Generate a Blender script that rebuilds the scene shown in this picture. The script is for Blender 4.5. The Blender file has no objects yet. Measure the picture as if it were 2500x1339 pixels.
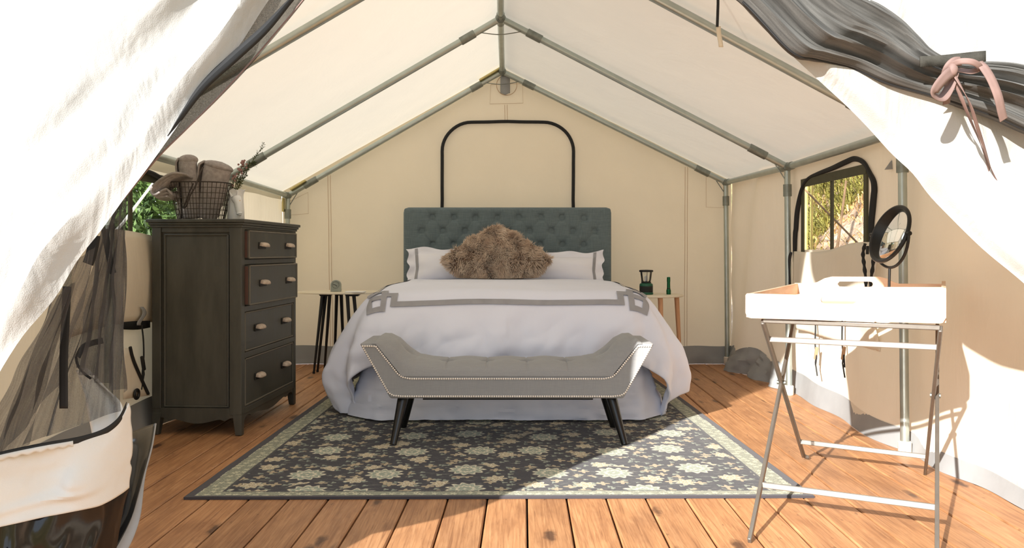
import bpy, math, random
from mathutils import Vector, Matrix, noise
random.seed(7)
S = bpy.context.scene
COL = S.collection
PI = math.pi

# ------------------------------------------------------------------ camera, sky, sun, exposure
cam_d = bpy.data.cameras.new('camera')
cam = bpy.data.objects.new('camera', cam_d)
COL.objects.link(cam)
cam.location = (0, 0, 0.903)
cam.rotation_euler = (PI/2, 0, 0)
cam_d.sensor_width = 36
cam_d.lens = 1950/2500*36
cam_d.shift_x = 0.004
cam_d.shift_y = -0.0218
cam_d.clip_start = 0.02
S.camera = cam

world = bpy.data.worlds.new('sky')
S.world = world
world.use_nodes = True
wn = world.node_tree.nodes
wl = world.node_tree.links
wn.clear()
wo = wn.new('ShaderNodeOutputWorld')
wb = wn.new('ShaderNodeBackground')
wt = wn.new('ShaderNodeTexCoord')
wsx = wn.new('ShaderNodeSeparateXYZ')
wr = wn.new('ShaderNodeValToRGB')
wl.new(wt.outputs['Generated'], wsx.inputs[0])
wl.new(wsx.outputs[2], wr.inputs[0])
wr.color_ramp.elements[0].position = 0.0
wr.color_ramp.elements[0].color = (0.93, 0.95, 0.98, 1)
wr.color_ramp.elements[1].position = 0.7
wr.color_ramp.elements[1].color = (0.72, 0.84, 1.0, 1)
wl.new(wr.outputs[0], wb.inputs[0])
wb.inputs[1].default_value = 1.55
wl.new(wb.outputs[0], wo.inputs[0])

sun_d = bpy.data.lights.new('sun', 'SUN')
sun = bpy.data.objects.new('sun', sun_d)
COL.objects.link(sun)
SUN_AZ, SUN_EL = math.radians(34), math.radians(22.5)
sdir = Vector((math.sin(SUN_AZ)*math.cos(SUN_EL), math.cos(SUN_AZ)*math.cos(SUN_EL), -math.sin(SUN_EL)))
sun.rotation_euler = sdir.to_track_quat('-Z', 'Y').to_euler()
sun_d.energy = 9.8
sun_d.angle = math.radians(0.55)
sun_d.color = (1.0, 0.965, 0.92)

S.view_settings.view_transform = 'Standard'
S.view_settings.look = 'None'
S.view_settings.gamma = 1
S.view_settings.use_curve_mapping = False
S.view_settings.exposure = 0.30

# ------------------------------------------------------------------ helpers
def P(px, py, Y):
    return Vector(((px-1240)/1950*Y, Y, 0.903-(py-615)/1950*Y))
def F(px, py, z=0.0):
    Y = (0.903-z)*1950/(py-615)
    return Vector(((px-1240)/1950*Y, Y, z))
def lin(c):
    return tuple(((x/255)/12.92 if x/255 <= 0.04045 else ((x/255+0.055)/1.055)**2.4) for x in c)
def nz(x, y=0.0, z=0.0, s=1.0):
    return noise.noise(Vector((x*s, y*s, z*s)))
def lerp(a, b, t): return a+(b-a)*t
def interp(x, pts):
    if x <= pts[0][0]: return pts[0][1]
    for (a, va), (b, vb) in zip(pts, pts[1:]):
        if x <= b: return va+(vb-va)*(x-a)/(b-a)
    return pts[-1][1]
def smooth(x, a, b):
    t = min(1, max(0, (x-a)/(b-a))); return t*t*(3-2*t)
def catmull(pts, n=8):
    pts = [Vector(p) for p in pts]
    out = []
    for i in range(len(pts)-1):
        p0 = pts[max(0, i-1)]; p1 = pts[i]; p2 = pts[i+1]; p3 = pts[min(len(pts)-1, i+2)]
        for k in range(n):
            t = k/n
            out.append(0.5*((2*p1)+(p2-p0)*t+(2*p0-5*p1+4*p2-p3)*t*t+(3*p1-p0-3*p2+p3)*t**3))
    out.append(pts[-1])
    return out

class MB:
    """collects faces and links them as one mesh object"""
    def __init__(s): s.v = []; s.f = []; s.m = []; s.uv = {}
    def add(s, vs, fs, mi=0):
        o = len(s.v); s.v += [tuple(v) for v in vs]
        for f in fs: s.f.append([o+i for i in f]); s.m.append(mi)
        return s
    def box(s, a, b, mi=0, R=None, c=None):
        x0, y0, z0 = a; x1, y1, z1 = b
        vs = [Vector(p) for p in ((x0,y0,z0),(x1,y0,z0),(x1,y1,z0),(x0,y1,z0),(x0,y0,z1),(x1,y0,z1),(x1,y1,z1),(x0,y1,z1))]
        if R: vs = [R @ v for v in vs]
        if c: vs = [v+Vector(c) for v in vs]
        return s.add(vs, [(0,3,2,1),(4,5,6,7),(0,1,5,4),(1,2,6,5),(2,3,7,6),(3,0,4,7)], mi)
    def bar(s, a, b, w, t, side=None, mi=0):
        a = Vector(a); b = Vector(b); d = (b-a).normalized()
        sd = Vector(side).normalized() if side else (d.cross(Vector((0,0,1))) if abs(d.z) < 0.95 else Vector((1,0,0)))
        sd = (sd - d*sd.dot(d)).normalized(); up = d.cross(sd)
        q = [sd*w/2*i+up*t/2*j for i, j in ((-1,-1),(1,-1),(1,1),(-1,1))]
        return s.add([a+x for x in q]+[b+x for x in q], [(0,3,2,1),(4,5,6,7),(0,1,5,4),(1,2,6,5),(2,3,7,6),(3,0,4,7)], mi)
    def tube(s, path, r, n=10, closed=False, mi=0, cap=True, flat=1.0):
        path = [Vector(p) for p in path]; N = len(path); rings = []
        prev = None
        for i, p in enumerate(path):
            if closed: d = path[(i+1) % N]-path[i-1]
            else: d = path[min(N-1, i+1)]-path[max(0, i-1)]
            if d.length < 1e-9: d = Vector((0,0,1))
            d.normalize()
            if prev is None:
                u = d.cross(Vector((0,0,1)))
                if u.length < 0.1: u = d.cross(Vector((1,0,0)))
            else: u = prev - d*prev.dot(d)
            u.normalize(); prev = u.copy(); w = d.cross(u)
            rr = r(i/(N-1)) if callable(r) else r
            rings.append([p+(u*math.cos(2*PI*k/n)+w*math.sin(2*PI*k/n)*flat)*rr for k in range(n)])
        vs = [v for ring in rings for v in ring]; fs = []
        for i in range(N if closed else N-1):
            for k in range(n):
                a = i*n+k; b = i*n+(k+1) % n; j = (i+1) % N
                fs.append((a, b, j*n+(k+1) % n, j*n+k))
        if cap and not closed:
            fs.append(tuple(reversed(range(n)))); fs.append(tuple((N-1)*n+k for k in range(n)))
        return s.add(vs, fs, mi)
    def lathe(s, prof, c=(0,0,0), n=24, mi=0, ax=None):
        vs = []; c = Vector(c)
        for r, z in prof:
            for k in range(n):
                v = Vector((r*math.cos(2*PI*k/n), r*math.sin(2*PI*k/n), z))
                if ax: v = ax @ v
                vs.append(v+c)
        fs = []
        for i in range(len(prof)-1):
            for k in range(n):
                fs.append((i*n+k, i*n+(k+1) % n, (i+1)*n+(k+1) % n, (i+1)*n+k))
        fs.append(tuple(reversed(range(n)))); fs.append(tuple((len(prof)-1)*n+k for k in range(n)))
        return s.add(vs, fs, mi)
    def prism(s, poly, fn0, fn1, mi=0):
        """poly: 2D points; fn0/fn1 map a 2D point to the two ends"""
        n = len(poly)
        vs = [fn0(p) for p in poly]+[fn1(p) for p in poly]
        fs = [tuple(range(n)), tuple(reversed(range(n, 2*n)))]
        for i in range(n):
            j = (i+1) % n; fs.append((i, i+n, j+n, j))
        return s.add(vs, fs, mi)
    def grid(s, fn, nu, nv, skip=None, mi=0, uvfn=None, wrap=False):
        o = len(s.v)
        for i in range(nu+1):
            for j in range(nv+1):
                s.v.append(tuple(fn(i/nu, j/nv)))
        for i in range(nu):
            for j in range(nv):
                if skip and skip((i+.5)/nu, (j+.5)/nv): continue
                f = [o+i*(nv+1)+j, o+(i+1)*(nv+1)+j, o+(i+1)*(nv+1)+j+1, o+i*(nv+1)+j+1]
                if uvfn:
                    s.uv[len(s.f)] = [uvfn(i/nu, j/nv), uvfn((i+1)/nu, j/nv), uvfn((i+1)/nu, (j+1)/nv), uvfn(i/nu, (j+1)/nv)]
                s.f.append(f); s.m.append(mi)
        return s
    def blob(s, c, rx, ry, rz, n=10, m=6, mi=0, R=None):
        c = Vector(c); vs = [Vector((0,0,rz))]
        for i in range(1, m):
            a = PI*i/m
            for k in range(n):
                vs.append(Vector((rx*math.sin(a)*math.cos(2*PI*k/n), ry*math.sin(a)*math.sin(2*PI*k/n), rz*math.cos(a))))
        vs.append(Vector((0,0,-rz)))
        if R: vs = [R @ v for v in vs]
        fs = [(0, 1+k, 1+(k+1) % n) for k in range(n)]
        for i in range(m-2):
            for k in range(n):
                fs.append((1+i*n+k, 1+(i+1)*n+k, 1+(i+1)*n+(k+1) % n, 1+i*n+(k+1) % n))
        b = len(vs)-1
        fs += [(b, 1+(m-2)*n+(k+1) % n, 1+(m-2)*n+k) for k in range(n)]
        return s.add([v+c for v in vs], fs, mi)
    def build(s, name, mats, parent=None, smooth=True, kind=None, bevel=0, subsurf=0, solid=0, seg=2):
        me = bpy.data.meshes.new(name)
        me.from_pydata(s.v, [], s.f)
        mats = mats if isinstance(mats, (list, tuple)) else [mats]
        for m in mats: me.materials.append(m)
        me.polygons.foreach_set('material_index', s.m)
        me.polygons.foreach_set('use_smooth', [smooth]*len(s.f))
        if s.uv:
            ul = me.uv_layers.new(name='uv')
            for fi, uvs in s.uv.items():
                for li, uv in zip(me.polygons[fi].loop_indices, uvs): ul.data[li].uv = uv
        me.update()
        o = bpy.data.objects.new(name, me); COL.objects.link(o)
        if parent:
            o.parent = parent
            o.matrix_parent_inverse = MW[parent.name].inverted() if parent.name in MW else Matrix()
        if kind: o['kind'] = kind
        if solid:
            md = o.modifiers.new('thickness', 'SOLIDIFY'); md.thickness = solid; md.offset = -1
        if bevel:
            md = o.modifiers.new('bevel', 'BEVEL'); md.width = bevel; md.segments = seg; md.limit_method = 'ANGLE'; md.angle_limit = math.radians(35)
        if subsurf:
            md = o.modifiers.new('subsurf', 'SUBSURF'); md.levels = subsurf; md.render_levels = subsurf
        if smooth and not subsurf:
            try: me.set_sharp_from_angle(angle=math.radians(38))
            except Exception: pass
        return o

MW = {}
def tag(o, label=None, cat=None, group=None, kind=None):
    if label: o['label'] = label
    if cat: o['category'] = cat
    if group: o['group'] = group
    if kind: o['kind'] = kind
    return o
def thing(name, label, cat, loc=(0,0,0), rotz=0, group=None):
    o = bpy.data.objects.new(name, None); COL.objects.link(o)
    o.empty_display_size = 0.1
    o.location = loc; o.rotation_euler = (0, 0, rotz)
    MW[o.name] = Matrix.Translation(Vector(loc)) @ Matrix.Rotation(rotz, 4, 'Z')
    return tag(o, label, cat, group)
def dup(src, parent=None, **kw):
    c = src.copy(); COL.objects.link(c)
    if parent: c.parent = parent
    return c

# ------------------------------------------------------------------ materials
class NT:
    def __init__(s, name):
        s.mat = bpy.data.materials.new(name); s.mat.use_nodes = True
        s.t = s.mat.node_tree; s.t.nodes.clear()
        s.out = s.t.nodes.new('ShaderNodeOutputMaterial')
    def n(s, typ, **kw):
        nd = s.t.nodes.new(typ)
        for k, v in kw.items():
            if k.startswith('i_'):
                key = k[2:]; key = int(key) if key.isdigit() else key.replace('_', ' ')
                nd.inputs[key].default_value = v
            else: setattr(nd, k, v)
        return nd
    def l(s, a, b): s.t.links.new(a, b)
    def math(s, op, a, b=None, c=None):
        nd = s.t.nodes.new('ShaderNodeMath'); nd.operation = op
        for i, x in enumerate((a, b, c)):
            if x is None: continue
            if isinstance(x, (int, float)): nd.inputs[i].default_value = x
            else: s.l(x, nd.inputs[i])
        return nd.outputs[0]
    def mix(s, f, a, b, typ='MIX'):
        nd = s.t.nodes.new('ShaderNodeMix'); nd.data_type = 'RGBA'; nd.blend_type = typ
        for sock, x in ((nd.inputs[0], f), (nd.inputs[6], a), (nd.inputs[7], b)):
            if isinstance(x, (int, float)): sock.default_value = x
            elif isinstance(x, tuple): sock.default_value = (*x[:3], 1)
            else: s.l(x, sock)
        return nd.outputs[2]
    def ramp(s, x, stops, interp='LINEAR'):
        nd = s.t.nodes.new('ShaderNodeValToRGB'); s.l(x, nd.inputs[0])
        cr = nd.color_ramp; cr.interpolation = interp
        while len(cr.elements) < len(stops): cr.elements.new(0.5)
        for e, (p, c) in zip(cr.elements, stops):
            e.position = p; e.color = (*c[:3], 1) if isinstance(c, tuple) else (c, c, c, 1)
        return nd.outputs[0]
    def noise(s, vec, scale=5, detail=3, rough=0.5, dist=0):
        nd = s.n('ShaderNodeTexNoise'); nd.inputs['Scale'].default_value = scale
        nd.inputs['Detail'].default_value = detail; nd.inputs['Roughness'].default_value = rough
        nd.inputs['Distortion'].default_value = dist
        if vec is not None: s.l(vec, nd.inputs['Vector'])
        return nd.outputs[0]
    def coord(s, kind='Object', scale=None, loc=None, rot=None):
        tc = s.n('ShaderNodeTexCoord'); o = tc.outputs[kind]
        if scale or loc or rot:
            mp = s.n('ShaderNodeMapping'); s.l(o, mp.inputs[0])
            if scale: mp.inputs['Scale'].default_value = scale
            if loc: mp.inputs['Location'].default_value = loc
            if rot: mp.inputs['Rotation'].default_value = rot
            o = mp.outputs[0]
        return o
    def bump(s, h, strength=0.3, dist=0.01):
        nd = s.n('ShaderNodeBump'); nd.inputs['Strength'].default_value = strength
        nd.inputs['Distance'].default_value = dist; s.l(h, nd.inputs['Height'])
        return nd.outputs[0]
    def pbsdf(s, color, rough=0.6, metal=0.0, normal=None, **kw):
        b = s.n('ShaderNodeBsdfPrincipled')
        if isinstance(color, tuple): b.inputs['Base Color'].default_value = (*color[:3], 1)
        else: s.l(color, b.inputs['Base Color'])
        if isinstance(rough, (int, float)): b.inputs['Roughness'].default_value = rough
        else: s.l(rough, b.inputs['Roughness'])
        b.inputs['Metallic'].default_value = metal
        if normal is not None: s.l(normal, b.inputs['Normal'])
        for k, v in kw.items(): b.inputs[k.replace('_', ' ')].default_value = v
        return b.outputs[0]
    def done(s, sh):
        s.l(sh, s.out.inputs[0]); return s.mat

def simple(name, rgb, rough=0.6, metal=0.0, var=0.06, scale=20, bump=0.1, **kw):
    t = NT(name); c = lin(rgb); co = t.coord()
    n = t.noise(co, scale, 4)
    col = t.ramp(n, [(0.25, tuple(max(0, x*(1-var*2)) for x in c)), (0.75, tuple(min(1, x*(1+var*2)) for x in c))])
    nm = t.bump(t.noise(co, scale*6, 3), bump, 0.002)
    return t.done(t.pbsdf(col, rough, metal, nm, **kw))

def canvas(name, rgb, trans=0.35, wr=0.25, tcol=None, wscale=(1.2, 1.2, 1.2)):
    t = NT(name); c = lin(rgb); co = t.coord()
    st = t.noise(co, 2.5, 3)
    col = t.ramp(st, [(0.3, tuple(x*0.955 for x in c)), (0.7, tuple(min(1, x*1.02) for x in c))])
    wv = t.n('ShaderNodeTexNoise'); wv.inputs['Scale'].default_value = 420; t.l(co, wv.inputs[0])
    big = t.noise(t.coord(scale=wscale), 3.0, 4, 0.55, 0.6)
    h = t.math('ADD', t.math('MULTIPLY', big, 1.0), t.math('MULTIPLY', wv.outputs[0], 0.03))
    nm = t.bump(h, wr, 0.05)
    d = t.n('ShaderNodeBsdfDiffuse'); t.l(col, d.inputs[0]); t.l(nm, d.inputs['Normal'])
    tr = t.n('ShaderNodeBsdfTranslucent'); t.l(nm, tr.inputs['Normal'])
    tr.inputs[0].default_value = (*lin(tcol or rgb), 1)
    mx = t.n('ShaderNodeMixShader'); mx.inputs[0].default_value = trans
    t.l(d.outputs[0], mx.inputs[1]); t.l(tr.outputs[0], mx.inputs[2])
    return t.done(mx.outputs[0])

def netting(name, rgb, opac=0.6, scale=900, streak=None, uvs=False):
    t = NT(name); c = lin(rgb)
    co = t.coord('Object')
    n = t.noise(t.coord('UV' if uvs else 'Object', scale=streak or (1, 1, 1)), 1.6 if uvs else 14, 4, 0.6)
    n2 = t.noise(co, 350, 2)
    d = t.n('ShaderNodeBsdfDiffuse')
    t.l(t.ramp(n, [(0.3, tuple(x*0.5 for x in c)), (0.72, tuple(min(1, x*1.7) for x in c))]), d.inputs[0])
    tr = t.n('ShaderNodeBsdfTranslucent'); tr.inputs[0].default_value = (*c, 1)
    m0 = t.n('ShaderNodeMixShader'); m0.inputs[0].default_value = 0.35
    t.l(d.outputs[0], m0.inputs[1]); t.l(tr.outputs[0], m0.inputs[2])
    tp = t.n('ShaderNodeBsdfTransparent')
    mx = t.n('ShaderNodeMixShader')
    f = t.math('ADD', opac-0.15, t.math('MULTIPLY', n2, 0.3))
    if uvs and opac < 0.8:
        f = t.math('ADD', f, t.math('MULTIPLY', t.math('SUBTRACT', n, 0.5), 0.9)); f = t.math('MINIMUM', f, 0.95)
    t.l(f, mx.inputs[0]); t.l(tp.outputs[0], mx.inputs[1]); t.l(m0.outputs[0], mx.inputs[2])
    return t.done(mx.outputs[0])

M = {}
M['canvas_roof'] = canvas('roof canvas', (240, 231, 213), 0.215, 0.10)
M['canvas_wall'] = canvas('wall canvas', (234, 221, 197), 0.22, 0.16, tcol=(236, 218, 188))  # same cloth as the roof; warmer tint paints in light shining through
M['canvas_side'] = canvas('side wall canvas', (238, 229, 212), 0.20, 0.12, tcol=(238, 224, 198), wscale=(1, 3.0, 0.7))
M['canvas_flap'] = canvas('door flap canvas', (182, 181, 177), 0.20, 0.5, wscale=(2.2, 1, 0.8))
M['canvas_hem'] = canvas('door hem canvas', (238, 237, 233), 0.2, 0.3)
M['sod'] = simple('grey sod cloth', (146, 147, 147), 0.8, var=0.05, scale=6, bump=0.4)
M['vinyl'] = simple('black vinyl', (9, 9, 11), 0.16, var=0.1, scale=5, bump=0.15)
M['vinyl_grey'] = simple('grey vinyl edge', (150, 146, 142), 0.5)
M['steel'] = simple('galvanised steel', (176, 184, 178), 0.38, 0.75, var=0.05, scale=12, bump=0.05)
M['steel_dark'] = simple('dark steel fitting', (132, 137, 130), 0.45, 0.7, var=0.1, scale=30)
M['cap'] = simple('white plastic cap', (226, 216, 200), 0.5)
M['foam'] = simple('yellowed foam', (206, 192, 132), 0.8)
M['webbing'] = simple('black webbing', (20, 21, 22), 0.7)
M['olive'] = simple('olive binding', (70, 68, 48), 0.7)
M['thread'] = simple('brown stitching', (196, 168, 136), 0.8)
M['net'] = netting('insect netting', (84, 85, 88), 0.60, streak=(14, 1.5, 1), uvs=True)  # vertical streaks paint lighter lit ridges onto the folds
M['net_dense'] = netting('bunched netting', (104, 103, 100), 0.90, streak=(3, 45, 1), uvs=True)  # lengthwise streaks paint sunlit highlights along the bunched folds
M['net_strip'] = netting('netting strip', (74, 72, 66), 0.86)
M['net_pane'] = netting('window netting', (60, 56, 46), 0.20)
M['ribbon'] = simple('dusty brown ribbon', (116, 93, 86), 0.7, var=0.08)
M['toggle'] = simple('tan wooden toggle', (176, 142, 110), 0.6)
M['rope'] = simple('white guy rope', (232, 228, 214), 0.7)
M['black_paint'] = simple('black lacquer', (18, 18, 19), 0.28, var=0.1, scale=12, bump=0.03)
M['black_metal'] = simple('black metal', (30, 29, 28), 0.4, 0.3)
M['white'] = simple('white cotton', (228, 228, 236), 0.85, var=0.01, scale=4, bump=0.15)
M['duvet'] = simple('white duvet cotton', (222, 226, 240), 0.85, var=0.01, scale=3, bump=0.12)
M['skirt'] = simple('bed skirt cotton', (204, 210, 226), 0.85, var=0.02, scale=5, bump=0.3)
M['stripe'] = simple('grey ribbon trim', (150, 150, 154), 0.75, var=0.04)
M['clock'] = simple('brushed grey metal', (158, 164, 156), 0.4, 0.3)
M['ivory'] = simple('ivory laminate', (226, 216, 194), 0.5, var=0.02)
M['paper'] = simple('white paper', (245, 243, 236), 0.7, var=0.01)
M['green'] = simple('green plastic', (16, 84, 60), 0.35)
M['green_metal'] = simple('green anodised metal', (30, 96, 62), 0.3, 0.7)
M['black_plastic'] = simple('black plastic', (20, 20, 20), 0.5)
M['towel'] = simple('grey brown terry', (156, 148, 144), 0.95, var=0.12, scale=60, bump=0.9)
M['wire'] = simple('dark wire', (62, 54, 48), 0.5, 0.5)
M['ceramic'] = simple('white glazed ceramic', (226, 228, 228), 0.12, var=0.02, Coat_Weight=0.4)
M['gold'] = simple('gold glaze', (214, 170, 96), 0.3, 0.6)
M['stem'] = simple('plant stem', (84, 82, 44), 0.7)
M['leaf'] = simple('dark green leaf', (58, 72, 36), 0.6, var=0.25, scale=40)
M['petal'] = simple('dusty pink petal', (168, 132, 128), 0.8, var=0.15, scale=60)
M['nail'] = simple('nickel nailhead', (240, 232, 222), 0.3, 0.35)
M['pull'] = simple('weathered brass pull', (190, 172, 154), 0.5, 0.15, var=0.15, scale=60)
M['pull_dark'] = simple('black pull recess', (26, 22, 20), 0.6)
M['mdrawer_edge'] = simple('worn red brown edge', (92, 64, 54), 0.7)
M['bark'] = simple('bark', (120, 96, 70), 0.9, var=0.2, scale=14, bump=0.8)
M['bamboo'] = simple('yellow cane', (196, 176, 104), 0.7, var=0.15, scale=9)
M['outleaf'] = simple('bush leaf', (96, 124, 62), 0.6, var=0.4, scale=3)
M['outleaf_b'] = simple('fern leaf', (124, 140, 72), 0.6, var=0.35, scale=4)
M['grass_g'] = simple('green grass', (146, 140, 70), 0.7, var=0.35, scale=6)
M['grass_d'] = simple('dry grass', (206, 172, 118), 0.8, var=0.2, scale=6)

# floor planks
t = NT('cedar plank')
oi = t.n('ShaderNodeObjectInfo')
co = t.coord('Object')
off = t.n('ShaderNodeVectorMath', operation='SCALE'); 
cmb = t.n('ShaderNodeCombineXYZ'); t.l(oi.outputs['Random'], cmb.inputs[0]); t.l(oi.outputs['Random'], cmb.inputs[1])
t.l(cmb.outputs[0], off.inputs[0]); off.inputs['Scale'].default_value = 37
add = t.n('ShaderNodeVectorMath', operation='ADD'); t.l(co, add.inputs[0]); t.l(off.outputs[0], add.inputs[1])
def mp(vec, sc):
    m = t.n('ShaderNodeMapping'); t.l(vec, m.inputs[0]); m.inputs['Scale'].default_value = sc; return m.outputs[0]
grain = t.noise(mp(add.outputs[0], (60, 2.2, 10)), 1.6, 6, 0.62, 1.2)
blot = t.noise(mp(add.outputs[0], (5, 1.6, 1)), 2.0, 4, 0.6, 0.4)
base = t.ramp(grain, [(0.25, lin((140, 94, 60))), (0.5, lin((186, 134, 90))), (0.75, lin((210, 160, 114)))])
base = t.mix(t.ramp(blot, [(0.45, 0.0), (0.72, 0.5)]), base, lin((120, 76, 48)), 'MIX')
rnd = t.ramp(oi.outputs['Random'], [(0, 0.80), (1, 1.08)])
base = t.mix(1.0, base, rnd, 'MULTIPLY')
vk = t.n('ShaderNodeTexVoronoi'); t.l(mp(add.outputs[0], (7.0, 2.4, 0.01)), vk.inputs['Vector']); vk.inputs['Scale'].default_value = 1.0
nn = t.noise(mp(add.outputs[0], (40, 25, 1)), 1.0, 3)
kd = t.math('ADD', vk.outputs['Distance'], t.math('MULTIPLY', nn, 0.16))
kmask = t.ramp(kd, [(0.16, 1.0), (0.25, 0.0)])
base = t.mix(t.math('MULTIPLY', kmask, 0.8), base, lin((58, 34, 24)), 'MIX')
speck = t.noise(mp(add.outputs[0], (50, 16, 1)), 1.0, 2)
base = t.mix(t.ramp(speck, [(0.68, 0.0), (0.74, 0.45)]), base, lin((70, 42, 30)), 'MIX')
nm = t.bump(grain, 0.25, 0.003)
M['plank'] = t.done(t.pbsdf(base, 0.5, 0, nm))
M['under'] = simple('dark gap', (20, 14, 10), 0.9)

def wood(name, a, b, scale=(3, 30, 30), rough=0.5):
    t = NT(name)
    g = t.noise(t.coord(scale=scale), 1.5, 5, 0.6, 0.8)
    c = t.ramp(g, [(0.3, lin(a)), (0.7, lin(b))])
    return t.done(t.pbsdf(c, rough, 0, t.bump(g, 0.15, 0.002)))
M['tray'] = wood('pale pine', (206, 168, 136), (226, 198, 172), (3, 3, 30))
M['table_leg'] = wood('light beech', (196, 146, 104), (222, 172, 130), (30, 30, 3))
# dark chalky dresser paint
t = NT('black chalk paint')
g = t.noise(t.coord(scale=(6, 6, 1.2)), 2.0, 5, 0.6)
c = t.ramp(g, [(0.3, lin((50, 50, 45))), (0.7, lin((76, 75, 67)))])
M['dresser'] = t.done(t.pbsdf(c, t.ramp(g, [(0.3, 0.34), (0.7, 0.5)]), 0, t.bump(t.noise(t.coord(scale=(60, 60, 6)), 1, 4), 0.12, 0.002)))
M['dresser_edge'] = simple('rubbed paint edge', (96, 90, 78), 0.45)

def linen(name, a, b, bump=0.35, sc=260):
    t = NT(name)
    n1 = t.noise(t.coord(scale=(1, 1, 0.08)), sc, 2)
    n2 = t.noise(t.coord(scale=(0.08, 0.08, 1)), sc, 2)
    s = t.math('ADD', n1, n2)
    s = t.math('MULTIPLY', s, 0.5)
    c = t.ramp(s, [(0.38, lin(a)), (0.62, lin(b))])
    return t.done(t.pbsdf(c, 0.9, 0, t.bump(s, bump, 0.002), Sheen_Weight=0.15))
M['headboard'] = linen('slate blue linen', (92, 106, 110), (106, 120, 123), 0.25, sc=200)
M['bench'] = linen('grey linen', (139, 140, 141), (145, 146, 146), 0.08, 300)
M['button'] = simple('slate button', (124, 136, 140), 0.7)
# fur
t = NT('taupe sheepskin')
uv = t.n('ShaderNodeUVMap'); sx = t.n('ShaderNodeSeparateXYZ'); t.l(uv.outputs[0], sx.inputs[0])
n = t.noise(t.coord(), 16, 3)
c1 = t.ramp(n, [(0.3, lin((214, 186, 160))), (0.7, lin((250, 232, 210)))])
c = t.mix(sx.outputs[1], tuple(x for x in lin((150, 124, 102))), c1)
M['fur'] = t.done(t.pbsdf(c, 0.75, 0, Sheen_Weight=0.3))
M['fur_base'] = simple('sheepskin hide', (120, 96, 76), 0.9, var=0.2, scale=30)
# mirror and glass
t = NT('mirror glass'); M['mirror'] = t.done(t.pbsdf((0.86, 0.87, 0.84), 0.03, 1.0))
t = NT('clear plastic')
gl = t.n('ShaderNodeBsdfGlossy'); gl.inputs['Roughness'].default_value = 0.08
tp = t.n('ShaderNodeBsdfTransparent'); tp.inputs[0].default_value = (0.93, 0.95, 0.93, 1)
fr = t.n('ShaderNodeFresnel'); mx = t.n('ShaderNodeMixShader')
t.l(t.math('ADD', fr.outputs[0], 0.06), mx.inputs[0]); t.l(tp.outputs[0], mx.inputs[1]); t.l(gl.outputs[0], mx.inputs[2])
M['glass'] = t.done(mx.outputs[0])
# earth
t = NT('sandy bank soil')
co = t.coord(); n1 = t.noise(co, 3, 6, 0.65); n2 = t.noise(co, 22, 5, 0.7)
s = t.math('ADD', t.math('MULTIPLY', n1, 0.6), t.math('MULTIPLY', n2, 0.4))
c = t.ramp(s, [(0.38, lin((122, 98, 78))), (0.5, lin((176, 148, 122))), (0.62, lin((206, 184, 160)))])
M['soil'] = t.done(t.pbsdf(c, 0.95, 0, t.bump(s, 1.0, 0.06)))
t = NT('meadow ground'); co = t.coord(); n1 = t.noise(co, 1.2, 6, 0.65)
M['ground'] = t.done(t.pbsdf(t.ramp(n1, [(0.35, lin((96, 96, 56))), (0.65, lin((168, 146, 100)))]), 0.95))
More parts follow.
